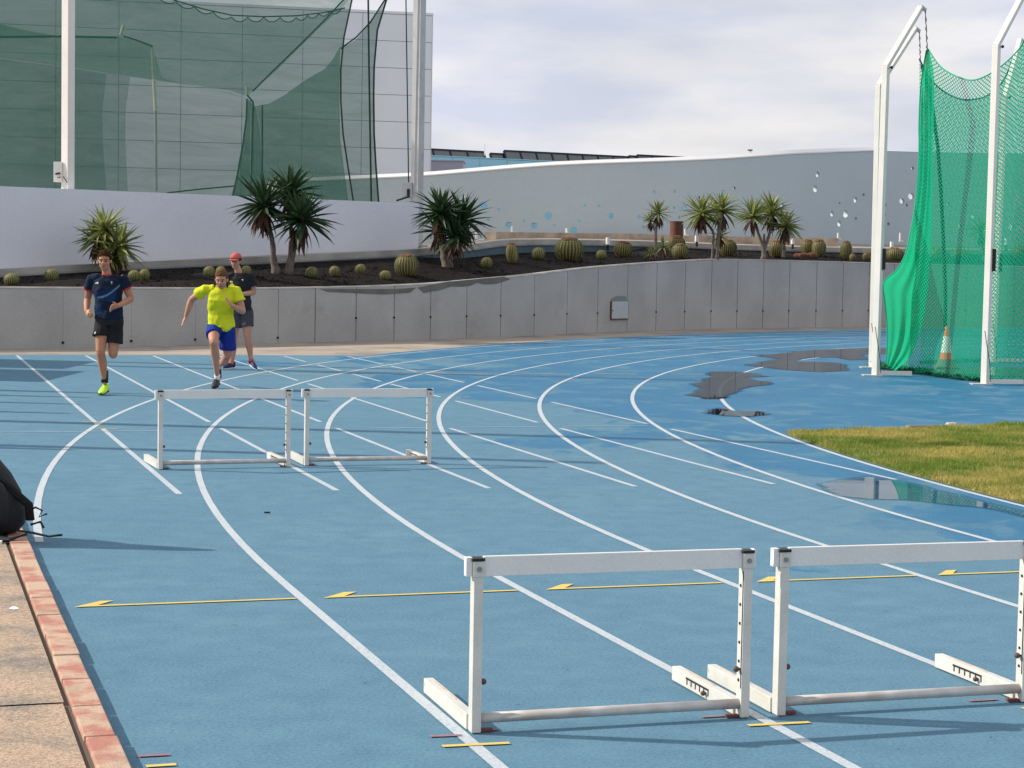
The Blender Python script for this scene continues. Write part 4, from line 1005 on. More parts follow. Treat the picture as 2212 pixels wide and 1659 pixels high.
# net piled up along the ground
vs, fs = [], []
def pile(pts, rad, n):
    P_ = smooth_path(pts, 60)
    for i in range(n):
        k = rr.randrange(59); c = P_[k].lerp(P_[k + 1], rr.random()) - org; L_ = rr.uniform(.08, .22)
        a = rr.uniform(0, 6.28); el = rr.uniform(-.2, .6); q = len(vs)
        d = Vector((math.cos(a), math.sin(a), el * .5)) * L_; w_ = Vector((-d.y, d.x, rr.uniform(-.05, .05))).normalized() * rr.uniform(.02, .05)
        o2 = c + Vector((rr.gauss(0, rad), rr.gauss(0, rad), rr.uniform(.01, rad * .9)))
        vs.extend([o2, o2 + w_, o2 + d + w_ * .5 + Vector((0, 0, rr.uniform(-.03, .04)))]); fs.append((q, q + 1, q + 2))
pile([gnd(x, y) for x, y in ((1898, 793), (1920, 797), (1945, 803), (1975, 806), (2005, 808))], .10, 1500)
pile([gnd(x, y) for x, y in ((2005, 810), (2050, 816), (2095, 822), (2130, 825), (2175, 828), (2230, 830))], .045, 1500)
pile([gnd(x, y) for x, y in ((1990, 786), (2040, 784), (2100, 782), (2200, 780))], .05, 700)
for i in range(len(vs)):
    if vs[i].z < .01: vs[i].z = .012
M['pile'] = mat('green_net_pile', (.012, .22, .11, 1), (.006, .09, .05, 1), scale=20, rough=.9, coord='World')
pyobj('net_pile', vs, fs, M['pile'], cage, kind='stuff')

# traffic cone inside the cage
cone = thing('traffic_cone', 'orange and white traffic cone standing inside the throwing cage', 'cone', gnd(2043, 795))
def frust(z0, z1, r0, r1, mt, nm, par=None):
    b = bmesh.new(); tube(b, [(0, 0, z0), (0, 0, z1)], [r0, r1], 20); return obj(nm, b, mt, par or cone)
rc = lambda z: .145 - .115 * (z / .78)
frust(.03, .17, .20, rc(.17) + .01, M['cone_b'], 'base_skirt')
frust(.17, .29, rc(.17), rc(.29), M['cone_o'], 'lower_band'); frust(.2905, .60, rc(.29) + .002, rc(.60) + .002, M['cone_w'], 'white_band'); frust(.6005, .78, rc(.6), rc(.78), M['cone_o'], 'tip')
b = boxbm(-.22, .22, -.22, .22, .002, .035, bev=.012); obj('foot', b, M['cone_b'], cone)

# ================================================================== HURDLES
def hurdle(label, base, ang):
    W_, Hh = 1.10, .672
    t = thing('hurdle', label, 'hurdle', (base.x, base.y, 0), ang, 'white training hurdles on the track')
    # local: x across from the left post, y away from the viewer
    for s_, x in ((-1, 0), (1, W_)):
        p = obj('post', boxbm(x - .0185, x + .0185, 0, .052, .004, Hh - .072, bev=.003), M['hurdle'], t)
        if s_ == 1:                                 # row of height holes in the inner face
            for k in range(7):
                b = bmesh.new(); z = .60 - .075 * k; tube(b, [(x - .022, .028, z), (x - .015, .028, z)], .006, 8); obj('height_hole', b, M['darkhole'], p)
            b = bmesh.new(); box(b, x - .0205, x - .0187, .004, .009, .12, .585); obj('slot', b, M['darkhole'], p)
        obj('corner_bracket', boxbm(x - .022, x + .022, -.004, .056, Hh - .075, Hh - .016, bev=.002), M['hurdle'], p)
        b = bmesh.new(); box(b, x - .028, x + .022, -.008, .05, Hh - .0155, Hh - .004, None, .003); obj('end_cap', b, M['black'], p)
        b = bmesh.new(); tube(b, [(x, -.010, Hh - .045), (x, -.002, Hh - .045)], .0095, 10); obj('bolt', b, M['steel'], p)
        kx = x + (.030 if s_ == -1 else -.034)
        b = bmesh.new(); ball(b, (kx, .02, .195), .0125, 2); tube(b, [(x, .02, .195), (kx, .02, .195)], .005, 6); obj('knob', b, M['knob'], p)
        # foot, reaching back along the lane
        fx = x - (.005 if s_ == -1 else .008)
        f = obj('foot', boxbm(fx - .02, fx + .02, .054, .70, .006, .066, bev=.003), M['hurdle'], t)
        obj('wear_strip', boxbm(fx + .004, fx + .012, .30, .62, .0665, .0675), M['ruststrip'], f)
        if s_ == 1:
            b = bmesh.new(); box(b, fx - .0222, fx - .0203, .30, .54, .044, .052)
            for k in range(6): box(b, fx - .0222, fx - .0203, .30 + .045 * k, .307 + .045 * k, .022, .0439)
            obj('weight_slot', b, M['darkhole'], f)
            b = bmesh.new(); ball(b, (fx - .032, .33, .030), .011, 2); tube(b, [(fx - .018, .33, .03), (fx - .03, .33, .03)], .004, 6); obj('knob', b, M['knob'], f)
    # crossbar board between the brackets, a little in front
    b = bmesh.new(); box(b, .0225, W_ - .0225, .012, .034, Hh - .076, Hh, None, .003); obj('crossbar', b, M['board'], t)
    obj('crossbar_end', boxbm(-.048, -.0225, .008, .040, Hh - .074, Hh - .002, bev=.003), M['board'], t)
    obj('crossbar_end', boxbm(W_ + .0225, W_ + .034, .008, .040, Hh - .074, Hh - .002, bev=.003), M['board'], t)
    b = bmesh.new(); tube(b, [(.018, .026, .055), (W_ - .018, .026, .055)], .020, 14); obj('base_rail', b, M['rail'], t, smooth=True)
    for x in (.04, W_ - .05):
        b = bmesh.new(); box(b, x - .02, x + .03, .014, .038, .004, .014); obj('rail_pad', b, M['redtrim'] if False else M['pad'], t)
    return t
def ll(x, y): return gnd(x, y)
hurdle('nearest hurdle, left of the two at the front', ll(1029, 1586), R(17.2))
hurdle('front hurdle at the right, cut off by the picture edge', ll(1688, 1548), R(16.9))
hurdle('left of the two far hurdles, in front of the man in yellow', ll(347, 1015), R(20.5))
hurdle('right of the two far hurdles', ll(663, 1007), R(18.2))

# ================================================================== CACTI
def cactus_mesh(ribs, aspect, small):
    nu, nv = ribs * 4, 16; vs, fs, uvl = [], [], []
    for j in range(nv + 1):
        ph_ = math.pi * (j / nv) * .93 + .03
        rz_ = math.cos(ph_) * aspect; rr0 = math.sin(ph_) ** .82
        for i in range(nu):
            th = 2 * math.pi * i / nu; rb = (1 + .075 * math.cos(ribs * (th - math.pi / ribs) + math.pi) * (rr0 ** .5))
            vs.append((rr0 * rb * math.cos(th), rr0 * rb * math.sin(th), rz_))
    for j in range(nv):
        for i in range(nu):
            fs.append((j * nu + i, j * nu + (i + 1) % nu, (j + 1) * nu + (i + 1) % nu, (j + 1) * nu + i))
    me = bpy.data.meshes.new('cactus_body'); me.from_pydata(vs, [], [tuple(reversed(f)) for f in fs]); me.update(); uv = me.uv_layers.new(name='UVMap')
    for p in me.polygons:
        p.use_smooth = True; us = []
        for li in p.loop_indices:
            j, i = divmod(me.loops[li].vertex_index, nu); us.append([i / nu, j / nv, li])
        if max(u[0] for u in us) - min(u[0] for u in us) > .5:
            for u in us:
                if u[0] < .5: u[0] += 1
        for u in us: uv.data[u[2]].uv = (u[0], u[1])
    me.materials.append(M['cactus_small'] if small else M['cactus'])
    # spines along the ribs
    sv, sf = [], []
    for r_ in range(ribs):
        th = 2 * math.pi * (r_ + .5) / ribs
        for j in range(15):
            ph_ = math.pi * (.06 + .80 * j / 15); q = math.sin(ph_) ** .82
            c = Vector((q * 1.06 * math.cos(th), q * 1.06 * math.sin(th), math.cos(ph_) * aspect)); nrm = Vector((math.cos(th) * math.sin(ph_), math.sin(th) * math.sin(ph_), math.cos(ph_)))
            for k in range(9 if small else 5):
                d = (nrm + Vector((rr.gauss(0, .55), rr.gauss(0, .55), rr.gauss(0, .55)))).normalized() * rr.uniform(.07, .14)
                w_ = d.cross(Vector((0.3, .2, 1))).normalized() * .014; i0 = len(sv); sv += [c - w_, c + w_, c + d]; sf.append((i0, i0 + 1, i0 + 2))
    ms = bpy.data.meshes.new('spines'); ms.from_pydata([tuple(q) for q in sv], [], sf); ms.update(); ms.materials.append(M['spine'])
    return me, ms
bodyA, spA = cactus_mesh(22, .86, False); bodyB, spB = cactus_mesh(20, .92, True); bodyC, spC = cactus_mesh(20, 1.5, False)
wb = bmesh.new()
bmesh.ops.create_icosphere(wb, subdivisions=3, radius=1)
for v_ in wb.verts: v_.co *= 1 + .22 * noise.noise(v_.co * 3.5)
wool_me = bpy.data.meshes.new('crown_wool'); wb.to_mesh(wool_me); wb.free(); wool_me.materials.append(M['wool'])
def cactus(cx, cy, w, h, kind, label, tilt=0, wool=True):
    yb = cy + h / 2
    p = bed_from_px(cx, yb - h * .06); s_ = p.y / FOCAL; r = w / 2 * s_ * .93; hh = h * s_
    t = thing('barrel_cactus', label, 'cactus', p, rr.uniform(0, 6), 'barrel cacti in the dark planting bed')
    t.rotation_euler = (R(tilt) * .5, R(tilt), t.rotation_euler[2])
    bm_, sm_ = {'A': (bodyA, spA), 'B': (bodyB, spB), 'C': (bodyC, spC)}[kind]; asp = {'A': .86, 'B': .92, 'C': 1.5}[kind]
    kz = hh / 2 / asp * .98
    for nm, me in (('body', bm_), ('spines', sm_)):
        o = bpy.data.objects.new(nm, me); C.objects.link(o); o.parent = t; o.scale = (r, r * (.94 + .1 * math.sin(cx)), kz); o.location = (0, 0, hh * .44)
        if nm == 'spines': o['kind'] = 'stuff'
    if wool and kind != 'B':
        o = bpy.data.objects.new('crown_wool', wool_me); C.objects.link(o); o.parent = t; o.scale = (r * .66, r * .66, hh * .15); o.location = (0, 0, hh * .81)
    return t
CT = [(29, 604, 38, 27, 'B', 'small round cactus at the far left of the bed'), (115, 595, 31, 27, 'B', 'small round cactus left of the man in navy'),
      (296, 596, 27, 24, 'B', 'left of two touching small cacti right of the man in navy'), (318, 594, 27, 25, 'B', 'right of two touching small cacti right of the man in navy'),
      (457, 588, 26, 25, 'B', 'small cactus just left of the head of the man in yellow'), (482, 588, 26, 25, 'B', 'small cactus behind the head of the man in yellow'), (536, 586, 22, 22, 'B', 'small cactus at the shoulder of the man in the red cap'),
      (680, 589, 27, 24, 'B', 'small cactus right of the double trunked yucca, left of a pair'), (728, 586, 24, 22, 'B', 'small cactus second right of the double trunked yucca'), (784, 582, 24, 22, 'B', 'small cactus up the slope left of the big brown-topped barrel cactus'), (840, 595, 26, 20, 'B', 'small cactus low at the wall left of the big brown-topped barrel cactus'),
      (886, 574, 53, 49, 'A', 'large brown-topped barrel cactus left of the dark yucca'), (1057, 568, 25, 24, 'B', 'small cactus just right of the dark yucca'), (1113, 548, 28, 46, 'C', 'tall narrow leaning cactus with a reddish top'),
      (1165, 548, 29, 26, 'B', 'small cactus between the narrow leaning one and the largest one'), (1234, 539, 62, 52, 'A', 'largest barrel cactus, with a flat brown top'), (1304, 551, 25, 21, 'B', 'small cactus below the first white bollard'),
      (1350, 539, 42, 36, 'A', 'brown-topped barrel cactus left of the small yucca'), (1463, 527, 38, 35, 'A', 'rear of two barrel cacti under the rusty cylinder'), (1476, 543, 38, 33, 'A', 'front of two barrel cacti under the rusty cylinder'),
      (1577, 536, 41, 36, 'A', 'barrel cactus right of the two-headed yucca'), (1682, 538, 44, 37, 'A', 'barrel cactus behind the three-headed yucca trunk'), (1746, 534, 30, 34, 'A', 'left of two big barrel cacti beside the three-headed yucca'), (1771, 536, 33, 38, 'A', 'right of two big barrel cacti beside the three-headed yucca'),
      (1831, 541, 28, 41, 'C', 'upright columnar cactus with yellow ribs'), (1847, 556, 15, 16, 'A', 'tiny cactus touching the upright columnar one'), (1876, 554, 20, 18, 'A', 'little brown cactus beside the first white cage pole'),
      (1937, 550, 36, 29, 'A', 'barrel cactus right of the white cage poles'), (1968, 538, 22, 20, 'A', 'cactus half hidden by the green net edge'), (2029, 548, 44, 32, 'A', 'barrel cactus seen through the left of the net'), (2207, 546, 34, 30, 'A', 'barrel cactus seen through the net at the picture edge'), (2075, 551, 40, 26, 'A', 'barrel cactus seen through the middle of the net')]
for (cx, cy, w, h, kd, lb) in CT:
    cactus(cx, cy, w, h, kd, lb, tilt=8 if 'leaning' in lb else rr.uniform(-3, 3), wool=True)
# brown clump
p = bed_from_px(1745, 557); clump = thing('brown_cactus_clump', 'low clump of brown dried cacti in front of two barrel cacti', 'cactus', p)
for i in range(6):
    o = bpy.data.objects.new('head', wool_me); C.objects.link(o); o.parent = clump; s_ = rr.uniform(.10, .15); o.scale = (s_, s_, s_ * .85); o.location = ((i - 2.5) * .115, rr.uniform(-.05, .05), s_ * .6)

# ================================================================== YUCCAS
def leaf_me(L, w, bendz, name='leaf', mt=None):
    w = w * 1.35
    n = 6; vs, fs = [], []
    for i in range(n + 1):
        t = i / n; x = L * t; z = -bendz * t * t * L; ww = w * (.55 + 1.3 * t * (1 - t) * 1.6) * (1 - t ** 3) + .0008
        vs += [(x, -ww, z + ww * .45), (x, 0, z), (x, ww, z + ww * .45)]
    for i in range(n):
        k = 3 * i; fs += [(k, k + 3, k + 4, k + 1), (k + 1, k + 4, k + 5, k + 2)]
    me = bpy.data.meshes.new(name); me.from_pydata(vs, [], fs); me.update(); me.materials.append(mt); return me
LM = {k: [leaf_me(1.0, .038, b_, 'leaf', M[k]) for b_ in (.05, .14, .25)] for k in ('yleaf', 'yleaf_pale', 'deadleaf')}
def crown(parent_thing, c, L, nleaf, mk, dead=20, spread=1.0):
    L = L * 1.30; nleaf = int(nleaf * 1.3)
    core = bmesh.new(); tube(core, [c - Vector((0, 0, L * .22)), c, c + Vector((0, 0, L * .12))], [L * .09, L * .10, L * .04], 8)
    cr_ = obj('crown', core, M['deadleaf'], parent_thing)
    for i in range(nleaf + dead):
        isd = i >= nleaf
        az = i * 2.39996 + rr.uniform(-.3, .3)
        el = R(rr.uniform(-80, -35)) if isd else R(88 - 118 * ((i + .5) / nleaf) ** .85 * spread + rr.uniform(-6, 6))
        l_ = L * rr.uniform(.82, 1.08) * (.72 if isd else 1) * (1 - .12 * (el > R(70)))
        o = bpy.data.objects.new('dead_leaf' if isd else 'leaf', rr.choice(LM['deadleaf' if isd else mk])); C.objects.link(o); o.parent = cr_
        o.matrix_local = Matrix.Translation(c + Vector((0, 0, -L * .12 if isd else 0))) @ Matrix.Rotation(az, 4, 'Z') @ Matrix.Rotation(-el, 4, 'Y') @ Matrix.Rotation(rr.uniform(-.6, .6), 4, 'X') @ Matrix.Diagonal((l_, L * 1.25, L * 1.25, 1))
def yucca(label, base, crowns, mk, trunks):
    """base, crown centres and trunk polylines in picture coordinates; sizes in metres"""
    p = bed_from_px(*base); Y = p.y; t = thing('yucca_tree', label, 'yucca', p, 0, 'yuccas in the planting bed')
    w = lambda x, y, dy=0: at(x, y, Y + dy) - p
    for tr_ in trunks:
        b = bmesh.new(); pts = [w(*q[:2], (q[3] if len(q) > 3 else 0)) for q in tr_]; rad = [q[2] for q in tr_]
        P_ = smooth_path(pts, 16); rd = [interp(i / 15, np.linspace(0, 1, len(rad)), rad) * (1 + .08 * math.sin(i * 2.1)) for i in range(16)]
        rd = [q * .78 for q in rd]; tube(b, P_, rd, 10); obj('trunk', b, M['trunk'], t, smooth=True)
    for cx, cy, L, nl, dy in crowns:
        crown(t, w(cx, cy, dy), L, nl, mk)
    return t
yucca('bushy yucca behind the man in navy', (250, 592), [(226, 500, .56, 46, 0), (256, 535, .56, 46, -.2), (208, 520, .48, 34, .2), (240, 562, .45, 30, -.3)], 'yleaf_pale', [[(250, 594, .10), (245, 560, .09), (228, 505, .06)], [(250, 590, .08), (254, 545, .05)]])
yucca('tall yucca with three dark crowns and two trunks behind the man in the red cap', (608, 592), [(568, 447, .70, 52, -.2), (629, 418, .66, 50, .3), (651, 478, .72, 56, -.3)], 'yleaf',
      [[(598, 594, .15), (591, 560, .085), (588, 520, .07), (573, 462, .06)], [(622, 594, .14), (632, 545, .10), (648, 490, .09)], [(632, 545, .08), (628, 480, .06, .3), (629, 430, .05, .3)]])
yucca('dark bushy yucca standing alone at the end of the white terrace wall', (966, 577), [(952, 462, .70, 56, -.2), (1000, 478, .68, 54, .2), (985, 512, .60, 40, -.3), (945, 500, .55, 30, .3)], 'yleaf',
      [[(968, 580, .19), (962, 555, .15), (957, 520, .12), (952, 475, .08)], [(960, 552, .12), (985, 520, .09), (999, 490, .07)]])
yucca('small slender yucca with one tuft and young shoots at its foot', (1413, 562), [(1422, 462, .42, 30, 0), (1405, 477, .30, 16, .1), (1405, 547, .26, 14, -.1), (1432, 535, .34, 14, .2)], 'yleaf_pale',
      [[(1412, 563, .07), (1416, 530, .055), (1417, 500, .05), (1421, 468, .05)], [(1416, 500, .03), (1406, 482, .03)]])
yucca('two-headed yucca right of the rusty cylinder', (1542, 562), [(1515, 464, .62, 44, -.2), (1559, 456, .58, 44, .2), (1556, 512, .38, 18, .2)], 'yleaf_pale',
      [[(1538, 563, .05), (1540, 530, .045), (1540, 500, .045), (1519, 472, .05)], [(1548, 562, .09), (1552, 510, .07), (1558, 465, .06)]])
yucca('three-headed yucca with forked pale trunk', (1648, 562), [(1626, 468, .58, 42, -.2), (1668, 460, .62, 44, .2), (1696, 490, .55, 38, 0)], 'yleaf_pale',
      [[(1648, 564, .11), (1650, 540, .085), (1640, 510, .055), (1628, 480, .05)], [(1650, 542, .07), (1662, 505, .055), (1668, 470, .05)], [(1650, 540, .05), (1651, 505, .04)], [(1692, 556, .07, .4), (1694, 520, .06, .4), (1696, 495, .05)]])
yucca('yucca seen dimly through the green cage net', (2126, 562), [(2120, 500, .55, 30, 0), (2140, 520, .40, 20, 0)], 'yleaf_pale', [[(2126, 564, .08), (2122, 530, .06), (2120, 505, .05)]])

# rusty cylinder, bollard lights
p = at(1461, 515, 61.5); tz = at(1461, 478, 61.5).z; b = bmesh.new(); tube(b, [(0, 0, 0), (0, 0, tz - p.z - .02)], 14.4 / FOCAL * 61.5, 28)
cyl = obj('rusty_cylinder', b, M['rust']); cyl.location = p; tag(cyl, 'rust brown steel cylinder standing behind the barrel cacti', 'bin')
b = bmesh.new(); tube(b, [(0, 0, tz - p.z - .019), (0, 0, tz - p.z)], 14.9 / FOCAL * 61.5, 28); obj('rim', b, M['rust'], cyl)
for i, (x, y0, y1) in enumerate(((1313, 513, 535), (1505, 509, 527), (1712, 515, 532), (1926, 522, 538), (2173, 514, 536))):
    e = ledge_at(x); Yb = e.y - .25; a = at(x, y1 + 6, Yb); tt = at(x, y0, Yb); Hb = tt.z - a.z
    lab = ['white bollard light above the small cactus left of the slender yucca', 'white bollard light left of the two-headed yucca', 'white bollard light right of the three-headed yucca', 'white bollard light just left of the green net edge', 'white bollard light seen through the green net'][i]
    t = thing('bollard_light', lab, 'bollard', a, 0, 'white bollard lights along the walkway edge')
    b = bmesh.new(); tube(b, [(0, 0, Hb * .45), (0, 0, Hb)], .068, 12); obj('lamp_head', b, M['white'], t)
    b = bmesh.new(); tube(b, [(0, 0, 0), (0, 0, Hb * .449)], .04, 10); obj('stem', b, M['black'], t)

# ================================================================== BACKPACK
bp = thing('backpack', 'black backpack with hanging straps at the far end of the kerb', 'backpack', gnd(-36, 1156, .03), R(8))
def blob(name, pts, rad, mt, par, seg=18, vox=None):
    b = bmesh.new(); tube(b, pts, rad, seg); o = obj(name, b, mt, par, smooth=True)
    m_ = o.modifiers.new('s', 'SUBSURF'); m_.levels = 1; m_.render_levels = 1; return o
blob('body', [(0, 0, 0), (.0, 0, .03), (-.01, 0, .20), (-.11, 0, .38), (-.24, 0, .56), (-.32, 0, .80), (-.36, 0, 1.05), (-.37, 0, 1.16)], [(.16, .12), (.285, .19), (.28, .2), (.24, .18), (.17, .15), (.12, .10), (.08, .07), (.03, .03)], M['bag'], bp)  # narrow top, out of frame, added to lengthen the bag's shadow
blob('front_pocket', [(.0, -.17, .05), (.0, -.18, .09), (0, -.18, .3), (0, -.16, .38)], [(.12, .04), (.19, .07), (.18, .07), (.12, .04)], M['bag'], bp)
b = bmesh.new(); tube(b, [(-.24, -.10, .70), (-.12, -.15, .56), (.03, -.13, .42), (.18, -.11, .30), (.285, -.08, .20), (.29, -.05, .10)], [(.028, .008)] * 6, 6); obj('strap', b, M['bag'], bp)
b = bmesh.new(); tube(b, [(.27, -.10, .16), (.33, -.12, .19), (.37, -.12, .17), (.35, -.12, .13), (.40, -.12, .15)], .007, 5); tube(b, [(.30, -.1, .08), (.36, -.12, .10), (.38, -.12, .06)], .009, 5); obj('buckle', b, M['black'], bp)
b = bmesh.new(); tube(b, [(.22, -.14, .05), (.32, -.18, .04), (.42, -.2, .02), (.50, -.21, .03)], [(.012, .005)] * 4, 5); obj('strap_tail', b, M['black'], bp)
b = bmesh.new(); tube(b, [(-.02, -.26, .02), (.10, -.30, .02), (.20, -.33, .02), (.30, -.30, .05)], [(.05, .02), (.04, .02), (.03, .015), (.012, .008)], 8); obj('side_strap', b, M['darkshoe'], bp)
b = bmesh.new(); box(b, -.1, .16, -.42, -.36, .002, .02); obj('luggage_label', b, M['white'], bp)

# ================================================================== unseen things guessed left of the frame, added for their shadows on the track
pm = bmesh.new()
def far_pole(x, y, h, r, lab):  # unseen poles, guessed from the long shadow lines
    b = bmesh.new(); tube(b, [(0, 0, 0), (0, 0, h)], [r, r * .7], 10); o = obj('unseen_pole', b, M['whitepole']); o.location = (x, y, 0); tag(o, lab, 'pole'); return o
far_pole(-13.5, 21.35, 12.5, .15, 'unseen tall slim pole left of the track, guessed from its shadow, level with the far hurdles')
far_pole(-12.0, 18.6, 8.2, .13, 'shortest unseen slim pole left of the track, guessed from its shadow')
far_pole(-15.5, 33.6, 9.6, .16, 'unseen slim pole at the far left end of the straight, guessed from its shadow')
far_pole(-18.0, 32.7, 13.5, .17, 'tallest unseen pole at the far left beside the straight, guessed from its shadow')
for i, (ex, ey, h) in enumerate(((-4.75, 24.95, 2.7), (-5.40, 24.15, 2.6), (-5.25, 23.0, 2.5), (-5.05, 21.6, 2.2), (-4.05, 17.47, 2.9))):  # invented unseen uprights, set back towards the sun from their shadow tips
    L_ = h / math.tan(SUN_EL); bx_ = ex - L_ * math.cos(R(6.5)); by_ = ey + L_ * math.sin(R(6.5))
    t = thing('shadow_post', ['farthest', 'second farthest', 'middle', 'second nearest', 'nearest'][i] + ' unseen post left of the track, added for its shadow', 'stand', (bx_, by_, 0), 0, 'unseen posts added for their shadows')
    b = bmesh.new(); tube(b, [(0, 0, .04), (0, 0, h * .6), (0, 0, h)], [.16, .12, .05], 8); obj('upright', b, M['whitepole'], t)
    obj('foot', boxbm(-.25, .25, -.2, .2, .005, .04), M['greypole'], t)
def board(x, y0, y1, z0, z1, lab):  # unseen boards added to cast the block-shaped shadows
    t = thing('shadow_board', lab, 'board', (x, (y0 + y1) / 2, 0)); hy = (y1 - y0) / 2
    obj('panel', boxbm(-.03, .03, -hy, hy, z0, z1), M['navyboard'], t)
    for s_ in (-1, 1): obj('leg', boxbm(-.025, .025, s_ * hy * .8 - .03, s_ * hy * .8 + .03, .005, z0), M['greypole'], t)
board(-10.5, 30.7, 33.1, .05, 2.12, 'unseen dark board left of the straight, added for its shadow, farther one'); board(-10.0, 27.4, 30.2, .05, 2.10, 'unseen dark board left of the straight, added for its shadow, nearer one')
#PEOPLE

# ================================================================== PEOPLE
def remeshed(name, build, vox, mt, parent, smooth_it=4, **kw):
    """fuse overlapping shapes into one continuous skin"""
    b = bmesh.new(); build(b); me = bpy.data.meshes.new('src'); bmesh.ops.recalc_face_normals(b, faces=b.faces); b.to_mesh(me); b.free()
    o = bpy.data.objects.new('src', me); C.objects.link(o)
    m1 = o.modifiers.new('r', 'REMESH'); m1.mode = 'VOXEL'; m1.voxel_size = vox; m1.use_smooth_shade = True
    if smooth_it:
        m2 = o.modifiers.new('s', 'SMOOTH'); m2.iterations = smooth_it; m2.factor = .5
    dg = bpy.context.evaluated_depsgraph_get(); nm = bpy.data.meshes.new_from_object(o.evaluated_get(dg)); nm.name = name
    bpy.data.objects.remove(o); bpy.data.meshes.remove(me)
    for p in nm.polygons: p.use_smooth = True
    nm.materials.clear(); return mesh_obj(name, nm, mt, parent, **kw)
def seg(b, pts, rad, n=14, cap=True):
    """rounded limb"""
    pts = [Vector(p) for p in pts]; rad = [r if isinstance(r, tuple) else (r, r) for r in rad]
    d0 = (pts[0] - pts[1]).normalized(); d1 = (pts[-1] - pts[-2]).normalized()
    P_ = [pts[0] + d0 * rad[0][1] * .8] + pts + [pts[-1] + d1 * rad[-1][1] * .8]
    Rr_ = [(rad[0][0] * .45, rad[0][1] * .45)] + rad + [(rad[-1][0] * .45, rad[-1][1] * .45)]
    tube(b, P_, Rr_, n)
def hand(b, wrist, tip, side, bend, spread=.012, thumb=1, curl=0.0, fl=.075):
    """palm, four separate fingers and a thumb. side = direction across the palm, bend = direction the fingers curl to"""
    wrist, tip = Vector(wrist), Vector(tip); d = (tip - wrist).normalized(); side = Vector(side); side = (side - d * side.dot(d)).normalized(); bend = Vector(bend).normalized()
    c0 = wrist; c1 = wrist + d * .085
    tube(b, [c0 - d * .02, c0 + d * .02, c0 + d * .055, c1], [(.024, .018), (.034, .016), (.040, .015), (.038, .012)], 10, ref=side)
    for k in range(4):
        u = (k - 1.5) * .0205; L = fl * (.86, 1.0, .95, .74)[k]
        a = c1 - d * .012 + side * u; e1 = d * (1 - curl * .5) + bend * curl; e1 = (e1 + side * (k - 1.5) * spread * 3).normalized(); e2 = (d * (1 - curl * 1.4) + bend * curl * 1.7).normalized()
        p1 = a + e1 * L * .52; p2 = p1 + e2 * L * .5
        tube(b, [a, p1, p2, p2 + e2 * .006], [.0095, .0088, .0078, .004], 8)
    a = c0 + d * .022 + side * (-.028 * thumb); e = (d * .75 - side * thumb * .75 + bend * .35).normalized(); p1 = a + e * .038; p2 = p1 + (e + d * .5).normalized() * .030
    tube(b, [a, p1, p2], [.0125, .0105, .0075], 8)
def head(b, c, yaw=0, pitch=0, s=1.0):
    """skull, jaw, brow, nose, ears, neck stub is added by the caller. Faces -Y"""
    Rm = Matrix.Rotation(yaw, 3, 'Z') @ Matrix.Rotation(pitch, 3, 'X'); c = Vector(c)
    T = lambda x, y, z: c + Rm @ Vector((x * s, y * s, z * s))
    ball(b, T(0, .012, .035), (.076 * s, .094 * s, .088 * s), 3, Rm)
    ball(b, T(0, -.016, -.030), (.064 * s, .068 * s, .082 * s), 3, Rm)
    ball(b, T(0, -.045, -.088), (.032 * s, .026 * s, .024 * s), 2, Rm)      # chin
    ball(b, T(0, -.072, .022), (.052 * s, .014 * s, .012 * s), 2, Rm)       # brow
    for q in (-1, 1):
        ball(b, T(q * .038, -.058, -.022), (.022 * s, .020 * s, .018 * s), 2, Rm)  # cheek
        ball(b, T(q * .079, .012, -.004), (.010 * s, .018 * s, .032 * s), 2, Rm)   # ear
    tube(b, [T(0, -.078, .012), T(0, -.094, -.014), T(0, -.100, -.024)], [.008 * s, .012 * s, .015 * s], 8)
    tube(b, [T(0, -.098, -.026), T(0, -.080, -.034)], [.014 * s, .012 * s], 8)
    return T, Rm
def face(T, Rm, s, body, hairm, skin_o):
    for q in (-1, 1):
        b = bmesh.new(); ball(b, T(q * .030, -.0745, .004), (.0125 * s, .008 * s, .0075 * s), 2, Rm); obj('eye', b, M['eye'], body, smooth=True)
        b = bmesh.new(); tube(b, [T(q * .012, -.086, .026), T(q * .030, -.087, .031), T(q * .050, -.073, .025)], [(.004 * s, .004 * s)] * 3, 6); obj('eyebrow', b, hairm, body)
    b = bmesh.new(); tube(b, [T(-.026, -.080, -.058), T(-.010, -.088, -.055), T(.010, -.088, -.055), T(.026, -.080, -.058)], [.003 * s, .0055 * s, .0055 * s, .003 * s], 8); obj('mouth', b, M['lip'], body, smooth=True)
def hair(T, Rm, s, mt, body, fringe=.06, bald=False):
    def bd(b):
        ball(b, T(0, .018, .052), (.082 * s, .100 * s, .090 * s), 4, Rm)
        ball(b, T(0, .055, .0), (.074 * s, .056 * s, .080 * s), 3, Rm)
    b = bmesh.new(); bd(b)
    fz = fringe
    o = None
    me = bpy.data.meshes.new('h')
    inv = Rm.inverted(); c = T(0, 0, 0)
    kill = []
    for v_ in b.verts:
        q = inv @ (v_.co - c) / s; v_.co += (Rm @ (q.normalized() * .009 * s)) * noise.noise(q * 45)
        line = fz - .02 * abs(q.x / .07) if q.y < -.01 else (fz - (q.y + .01) * 2.4 - .01)
        if abs(q.x) > .055 and q.y < .03: line = min(line, .012 if q.y > -.035 else line)
        if q.z < line: kill.append(v_)
    bmesh.ops.delete(b, geom=kill, context='VERTS')
    o = obj('hair', b, mt, body, smooth=True)
    m_ = o.modifiers.new('t', 'SOLIDIFY'); m_.thickness = .006; m_.offset = 0
    return o
